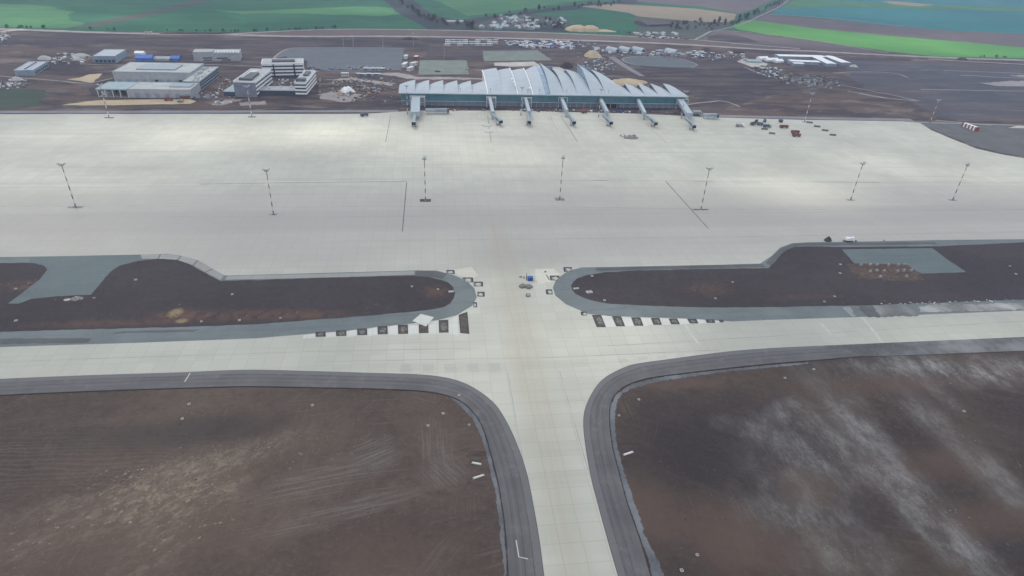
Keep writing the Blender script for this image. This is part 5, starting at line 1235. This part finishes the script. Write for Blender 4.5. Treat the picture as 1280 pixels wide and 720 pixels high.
for i, q in enumerate(RP):
    pit((nm+['eighth'])[i]+' open pit from the left below the right island', q[::-1], pile=i < 7, seed=i+40)
    if i < 7: n2 = RP[i+1]; slab([(q[1][0]+.8,q[1][1]),(n2[0][0]-.8,n2[0][1]),(n2[3][0]-.8,n2[3][1]+.6),(q[2][0]+.8,q[2][1]+.6)])
for i, (x0,y0,x1,y1) in enumerate(((705.6,335,715.6,340.4),(688.7,345.6,700,351.2),(683.7,363,691,368.7),(727.5,390.8,734,395))):
    pit(nm[i]+' notch from the top round the nose of the right island', [(x0,y1),(x1,y1),(x1-.8,y0),(x0-1,y0)], mat=m_concf, grp='notches round the right island', seed=i+60, edges=(2,3), ew=.75, fill=m_conc)
for i, (px, py) in enumerate(((1012,153.4),(1021.3,158.3),(1031.3,163.3),(1041,169),(965,167),(955.5,161.6))):
    lab = ('nearest the light mast','second','third','nearest the camera','','')[i]
    pit(('dark square pit in the far right apron row, '+lab) if i < 4 else ('dark pit at the front of the vehicle group','dark pit among the parked vehicles')[i-4], [(px-4.4,py+.6),(px+3.6,py+1.4),(px+4.4,py-.6),(px-3.6,py-1.4)], pile=False, grp='pits in the far apron', name='square_pit')
for q in ([(1066,385),(1080,400),(1112,440)], [(855,402),(862,415),(873,432)], [(1025,404),(1040,420)]): strip('dust_trail', q, 1.5, .318, m_dust, label='pale dust trail crossing the lower taxiway', rag=1.2, skirt=.01)
# stain patches of darker slabs in the taxiway crossing
m_st = concrete('stained_concrete', (0.385,0.383,0.343), None, .03, .2)
for i in range(5): sheet('stained_slab', [(500+i*28,457-i*.6),(514+i*28,456.5-i*.6),(515+i*28,466),(500+i*28,466.3)], 0.322, m_st, rag=.8, size=2.5, step=1.2, label='darker stained slab beside the left shoulder')
for i in range(6): sheet('stained_slab', [(772+i*24,449-i*2),(783+i*24,448-i*2),(786+i*24,452-i*2.6),(774+i*24,455-i*2.6)], 0.322, m_st, rag=.8, size=2.5, step=1.2, label='darker stained slab beside the right shoulder')
sheet('slab', [(668,337),(692,336),(700,343),(690,352),(672,356)], 0.318, concrete('cream_concrete', (0.50,0.49,0.41), None, .03, .2), rag=.6, size=4, step=2, label='cream tinted concrete beside the nose of the right island')
sheet('slab', [(566,338),(590,334),(598,345),(590,350),(572,344)], 0.318, bpy.data.materials['cream_concrete'], rag=.6, size=4, step=2, label='cream tinted concrete beside the nose of the left island')

# white sheet lying over the band
m = MB(); P = [G(515.5,402,.0), G(526,393.2,.0), G(542.5,397.5,.0), G(532.5,409,.0)]; c = sum(P, Vector())/4
N = 9
for i in range(N):
    for j in range(N):
        p = P[0].lerp(P[3], i/(N-1)).lerp(P[1].lerp(P[2], i/(N-1)), j/(N-1))-c; m.v.append((p.x, p.y, .12+.12*mnoise.noise(Vector((p.x*.6,p.y*.6,2)))))
for i in range(N-1):
    for j in range(N-1): k = i*N+j; m.f += [(k,k+N,k+N+1,k+1)]
k0 = len(m.v); m.v += [(x,y,z-.08) for x,y,z in m.v[:k0]]
for i in range(N-1):
    for j in range(N-1): k = k0+i*N+j; m.f += [(k+1,k+N+1,k+N,k)]
o = m.build('tarpaulin', m_newslab, None, True); o.location = (c.x, c.y, .34); tag(o, 'pale square sheet lying over the stone band of the left island', 'sheet')

# blue container, rubble and small things at the crossing
g = G(662,350.5); o = thing('blue_container', 'blue metal container with a thin pole on the taxiway crossing', 'container', (g.x,g.y,.31))
MB().box((.3,0,1.0), (2.9,2.2,2.0)).build('box', m_blue, o); m = MB(); m.cyl((-1.7,.6), 0, 4.2, .12); m.box((-1.7,.6,1.3),(.4,.4,2.6)); m.build('pole', m_dgrey, o); MB().box((.3,-1.13,1), (1.2,.06,1.5)).build('door', plain('dark_blue_paint',(0.02,0.06,0.2)), o)
def pile_of_blocks(label, px, py, rx, ry, n, seed, smin=.5, smax=1.3, mats=(m_concd, m_rubble)):
    g = G(px,py); r = random.Random(seed); m = [MB() for _ in mats]
    for i in range(n):
        a = r.uniform(0,6.3); d = r.random()**.5; s = r.uniform(smin,smax); q = r.randrange(len(mats))
        m[q].box((rx*d*math.cos(a), ry*d*math.sin(a), s*.3+(1-d)*.6), (s, s*r.uniform(.4,.8), s*.6), r.uniform(0,3))
    A = MB(); idx = []
    for k, q in enumerate(m): A.add(q.v, q.f); idx += [k]*len(q.f)
    o = A.build('block_pile', list(mats)); o.data.polygons.foreach_set('material_index', idx); o.location = (g.x,g.y,.31); return tag(o, label, 'pile')
pile_of_blocks('left pile of grey concrete blocks below the blue container', 653, 358.5, 1.7, 1.9, 46, 1)
pile_of_blocks('right pile of grey concrete blocks below the blue container', 660.5, 359.5, 1.9, 1.9, 50, 2)
pile_of_blocks('small pile of dark machine parts left of the blue container', 650.5, 347, .6, .5, 9, 3, .3, .7, (m_dgrey, m_rubble))
pile_of_blocks('smaller pile of grey parts just left of the blue container', 655, 347.5, .6, .7, 8, 4, .3, .6)
pile_of_blocks('long low pile of steel on the apron beside the stack', 784, 171, 7, 2.5, 40, 5, .8, 2.6, (m_offw, m_concd))
pile_of_blocks('tiny dark pile standing right of the blue container', 681.5, 340.5, .5, .4, 7, 6, .25, .5, (m_dgrey,))
pile_of_blocks('pallets stacked near the brushwood heap', 1056, 302, 1.5, .8, 14, 7, .5, 1.2, (m_dgrey, m_rubble))
pile_of_blocks('small dark bundle on the apron rim right of the white lorry', 1069.5, 302.5, .8, .5, 7, 8, .3, .7, (m_dgrey,))
pile_of_blocks('dark speck of gear on the apron rim above the right stone pad', 1105, 301.2, .5, .3, 4, 9, .3, .5, (m_dgrey,))
for i,(px,py,lab) in enumerate(((608.5,157.5,'back'),(610.5,164.5,'front'))):
    g = G(px,py); m = MB()
    for k in range(3): m.box((rnd.uniform(-.5,.5),k*2.2-2.2,.3+.12*k), (7.5,1.9,.5), rnd.uniform(-.05,.05))
    o = m.build('slab_stack', m_newslab); o.location = (g.x,g.y,.31); tag(o, lab+' one of two stacks of pale slabs in front of the second jet bridge', 'slab stack')
for i in range(3): pass
g = G(660,370.5); o = thing('steel_crate', 'open square steel crate below the concrete block piles', 'crate', (g.x,g.y,.31)); m = MB()
for z in (.1,1.0):
    for s in (-1,1): m.box((0,s*.75,z), (2.1,.16,.16)); m.box((s*1.0,0,z), (.16,1.5,.16))
m.build('rails', m_dgrey, o); m = MB()
for x in (-1,1):
    for y in (-.75,.75): m.box((x,y,.55), (.14,.14,.9))
m.each('post', m_dgrey, o); MB().box((0,0,.3), (1.8,1.3,.3)).build('tray', m_grey, o)
a, b = G(683,344.5), G(686.5,350.5); m = MB(); m.bar((a.x,a.y,.5), (b.x,b.y,.5), .3); o = m.build('steel_beam', m_dgrey); tag(o, 'thin dark steel beam lying right of the blue container', 'beam')

# precast chamber covers (little white squares) in the soil
def chamber_proto():
    o = thing('chamber_cover', 'x', 'chamber cover'); m = MB()
    for s in (-1,1): m.box((0,s*.62,.25), (1.5,.28,.5)); m.box((s*.62,0,.25), (.28,.96,.5))
    m.build('rim', m_rim, o); MB().box((0,0,.12), (.96,.96,.12)).build('lid', m_dgrey, o); return o
ch = chamber_proto()
CH = [(228,524,'in the left soil, furthest left'),(236.5,505.5,'close under the left shoulder'),(390.5,507,'in the upper middle of the left soil'),(586.5,531.5,'just inside the curve of the left shoulder'),(554,517.5,'further in from the curve of the left shoulder'),(535,532.5,'with pale dust, left of the curve'),(573.7,494.8,'on the bend of the left shoulder'),
      (798.5,500,'in the corner of the right soil'),(773.7,520,'against the bend of the right shoulder'),(871.5,694,'near the bottom of the right soil, upper of two'),(852,713.5,'at the very bottom of the right soil, lower of two'),(1205,514.5,'far out in the right soil'),(981,473,'under the right shoulder, among grey smears'),(1017,462,'close under the far part of the right shoulder'),
      (170,350.8,'right of the left stone pad'),(20,362,'near the left edge of the left island'),(20.5,402,'at the lower left of the left island'),(290.5,369,'in the dark middle of the left island'),(252,403,'right of the yellow sand patch'),(299.5,401.5,'below the reddish soil of the left island'),(351,398.5,'at the lower rim of the left island, right of centre'),(515,359,'towards the nose of the left island'),(547.5,362.5,'in the red soil at the nose of the left island'),
      (740,346,'at the upper nose of the right island'),(755.5,376.5,'at the lower nose of the right island'),(915.5,353.5,'in the upper middle of the right island'),(894,374,'in the reddish middle of the right island'),(1050,331.5,'left of the right stone pad, upper one'),(1050,342.5,'left of the right stone pad, lower one'),(1043,371.5,'below the foundation blocks'),(1030,378,'at the lower rim below the foundation blocks'),(1262,333.5,'at the right of the right island, upper one'),(1269.5,343.5,'at the right of the right island, lower one')]
for px, py, lab in CH:
    g = G(px,py); g.z = .12 if py > 440 else .40; s = rnd.uniform(.55,.72) if py > 440 else rnd.uniform(.6,.85)
    place(ch, g, .2 if py < 440 else rnd.uniform(0,.6), 'small white square chamber cover '+lab, 'chamber covers in the soil', (s,s,s))
for i, (px, py, w, d, lab) in enumerate(((736.5,366,3.4,2.4,'broad pale concrete cover inside the nose of the right island'),(720,361.5,3.0,1.4,'narrow pale concrete cover at the tip of the right island'),(564,365.5,2.8,1.6,'broken pale concrete at the tip of the left island'))):
    g = G(px,py); o = thing('concrete_cover', lab, 'cover', (g.x,g.y,.4)); MB().box((0,0,.15),(w,d,.3),.15).build('slab', m_conc, o)
    m = MB(); m.box((w*.28,0,.33),(.25,d*.9,.08),.15); m.box((-w*.1,0,.33),(.2,d*.9,.08),.15); m.each('joint', m_concd, o)
for p, q, lab in (((589.5,579),(602,581.2),'white concrete beam lying in the soil by the left shoulder, upper of two'),((591,598.8),(605.5,594.2),'white concrete beam lying in the soil by the left shoulder, lower of two'),((779,569.5),(791.5,565.3),'white concrete beam lying in the soil by the right shoulder')):
    a, b = G(*p), G(*q); c = (a+b)/2; an = math.atan2(b.y-a.y,b.x-a.x); L = (b-a).length
    o = thing('concrete_beam', lab, 'beam', (c.x,c.y,.12), an, 'concrete beams beside the shoulders'); MB().box((0,0,.2),(L,.75,.4)).build('beam', m_newslab, o); m = MB()
    for s in (-1,1): m.box((s*L*.47,0,.43),(.2,.6,.1))
    m.each('lifting_eye', m_dgrey, o)
for px, py, rx, ry in ((597,570,5,2.6),(598,603,4,2.4),(783,560,5,2.6)):
    c = G(px,py); sheet('dug_soil', [(c.x+rx*math.cos(k*.524), c.y+ry*math.sin(k*.524)) for k in range(12)], .14, m_redsoil, world=True, rag=.9, size=2.5, step=1, label='freshly dug reddish soil beside the shoulder')
# white paint scrape on the left shoulder
strip('paint_scrape', [(645,676),(648.5,697),(660,699.5)], .3, .352, m_newslab, curve=False, skirt=.01, label='thin white scrape on the left shoulder')
strip('paint_scrape', [(231,478),(238,467)], .35, .352, m_newslab, curve=False, skirt=.01, label='short white scrape on the upper left shoulder')
# foundation blocks on the right island
m_sandy = soil('sandy_soil', (0.075,0.055,0.045), (0.12,0.085,0.065), (0.24,0.19,0.14), 0, None, streak=.3, big=30)
sheet('sandy_patch', [(1058,331),(1075,329),(1135,331),(1150,340),(1154,350),(1120,352),(1085,350),(1064,341)], .44, m_sandy, rag=2.2, size=3, step=1.0, label='sandy dug ground among the foundation blocks')
def fpile():
    o = thing('foundation_block', 'x', 'foundation'); m = MB(); m.box((0,0,.5), (1.9,1.5,1.0)); m.build('footing', m_concd, o)
    MB().box((0,0,1.35), (.9,.8,.7)).build('stub_column', m_conc, o); m = MB()
    for x in (-.3,.3): m.box((x,0,1.9), (.06,.06,.5))
    m.each('rebar', m_rust, o); return o
fp = fpile(); FPS = [(1075.5,333.5),(1087,333),(1096,333),(1109.5,333),(1122,333),(1130,332.8),(1087,341.3),(1095,340.5),(1104.5,341),(1121,341.2),(1129,340.2),(1138.5,340),(1099.5,348.3),(1132,347.8)]
for px, py in FPS: g = G(px,py); place(fp, (g.x,g.y,.44), .3, 'grey foundation block with a stub column in the sandy ground of the right island', 'foundation blocks below the right stone pad')
for q in ([(1081,334),(1095,349)], [(1116,334),(1132,347)]): strip('trench_bank', q, .8, .5, m_sandy, curve=False, label='sandy bank between the rows of foundation blocks')
for px, py, r, lab in ((96,374,2.6,'rubble heap at the foot of the left stone pad'),(84,375.5,1.6,'pale rubble heap left of the one at the foot of the pad'),(76,364.5,1.2,'small dark heap on the left stone pad'),(118,373,1.2,'small heap right of the foot of the left stone pad')):
    heap(lab, px, py, r*1.5, r, r*.45, m_rubble if 'pale' not in lab else m_conc, 'rubble_heap', seed=int(px))
heap('dug heap by the dark vehicle track on the left island', 470.5, 382, 2.2, 1.6, .8, m_soilp, 'spoil_heap', seed=77)

#@@SKY
# ================================================================ air, clouds, light
w = bpy.data.worlds.new('World'); S.world = w; w.use_nodes = True; nt = w.node_tree
sky = nt.nodes.new('ShaderNodeTexSky'); sky.sky_type = 'NISHITA'; sky.sun_disc = False
SUN_EL, SUN_AZ = R(52), R(-28)      # azimuth from +Y towards +X
sky.sun_elevation = SUN_EL; sky.sun_rotation = SUN_AZ; sky.dust_density = 1.5; sky.altitude = 100
nt.links.new(sky.outputs[0], nt.nodes['Background'].inputs[0]); nt.nodes['Background'].inputs[1].default_value = 0.06
sd = Vector((math.cos(SUN_EL)*math.sin(SUN_AZ), math.cos(SUN_EL)*math.cos(SUN_AZ), math.sin(SUN_EL)))
sl = bpy.data.lights.new('sun', 'SUN'); sl.energy = 1.5; sl.angle = R(10); sl.color = (1.0, 0.95, 0.80)
so = bpy.data.objects.new('sun', sl); COL.objects.link(so); so.rotation_euler = sd.to_track_quat('Z', 'Y').to_euler()

HZ = 0.00011
k = bpy.data.materials.new('haze_air'); k.use_nodes = True; k.node_tree.nodes.clear()
pv = k.node_tree.nodes.new('ShaderNodeVolumePrincipled'); pv.inputs['Color'].default_value = (0.60,0.70,1.0,1); pv.inputs['Density'].default_value = HZ; pv.inputs['Anisotropy'].default_value = 0.2
mo = k.node_tree.nodes.new('ShaderNodeOutputMaterial'); k.node_tree.links.new(pv.outputs[0], mo.inputs['Volume'])
tag(MB().prism([(-9200,-2700),(9200,-2700),(9200,16200),(-9200,16200)], -1.6, 180).build('haze', k), 'thin bluish air over the whole site', None, None, 'stuff')

# unseen cloud deck above the drone: gaps and dense spots shaped to pattern sunlight
CZ = 260.0
def cpos(px, py): g = G(px, py); t = CZ/sd.z; return (g.x+sd.x*t, g.y+sd.y*t)
kk = NT('cloud', 1.0, 0.0); cl = kk
dens = kk.ramp(kk.noise(330, 5, None, .55), .38, .62, .72, .95)
hole = None
for px, py, rx, ry, st in ((400,166,120,40,.9),(250,170,70,45,.9),(120,172,80,30,.5),(600,190,90,22,.6),(560,160,60,15,.5),(1000,238,55,32,1.0),(1080,205,60,30,.5),(1235,225,50,25,.5),(25,22,260,120,.9),(480,12,120,80,.9),(1080,50,330,90,.6),(1250,66,200,60,.5),(150,640,50,30,.3),(700,430,80,60,.35),(560,330,40,20,.2),(850,8,200,80,.4),(1240,455,60,22,.4)):
    x, y = cpos(px, py); b = kk.mul(kk.blob(x, y, rx, ry, 0, 1.3, .5), st)
    hole = b if hole is None else kk.math('MAXIMUM', hole, b)
dens = kk.mul(dens, kk.math('SUBTRACT', 1.0, hole))
for px, py, rx, ry in ((150,445,70,34),(640,325,130,40),(1150,405,110,40),(300,300,110,26),(1000,285,150,26)):  # dense spots added to dim the sun on the paving
    x, y = cpos(px, py); dens = kk.math('MAXIMUM', dens, kk.mul(kk.blob(x, y, rx, ry, 0, 1.3, .5), .99))
tr = kk.n.new('ShaderNodeBsdfTransparent'); tl = kk.n.new('ShaderNodeBsdfTranslucent'); tl.inputs[0].default_value = (.95,.96,1,1)
mx = kk.n.new('ShaderNodeMixShader'); kk.t.links.new(kk.mul(dens, .97), mx.inputs[0]); kk.t.links.new(tr.outputs[0], mx.inputs[1]); kk.t.links.new(tl.outputs[0], mx.inputs[2])
kk.t.links.new(mx.outputs[0], kk.n['Material Output'].inputs['Surface'])
m = MB(); N = 24; cx, cy, hw = 0, 1800, 4500
for i in range(N+1):
    for j in range(N+1): x = cx-hw+2*hw*i/N; y = cy-hw+2*hw*j/N; m.v.append((x, y, CZ+14*mnoise.noise(Vector((x/400, y/400, 0)))))
for i in range(N):
    for j in range(N): q = i*(N+1)+j; m.f.append((q, q+N+1, q+N+2, q+1))
tag(m.build('light_shaping_clouds', cl.m), 'unseen cloud deck above the airfield, shaped to pattern the sunlight', None, None, 'structure')

S.view_settings.view_transform = 'Standard'; S.view_settings.look = 'None'; S.view_settings.gamma = 1; S.view_settings.use_curve_mapping = False
S.view_settings.exposure = 1.24
S.render.engine = 'CYCLES'
S.cycles.use_denoising = True; S.cycles.denoiser = 'OPENIMAGEDENOISE'
S.cycles.max_bounces = 6; S.cycles.diffuse_bounces = 2; S.cycles.glossy_bounces = 2; S.cycles.transmission_bounces = 2; S.cycles.volume_bounces = 1; S.cycles.transparent_max_bounces = 8
S.cycles.caustics_reflective = False; S.cycles.caustics_refractive = False
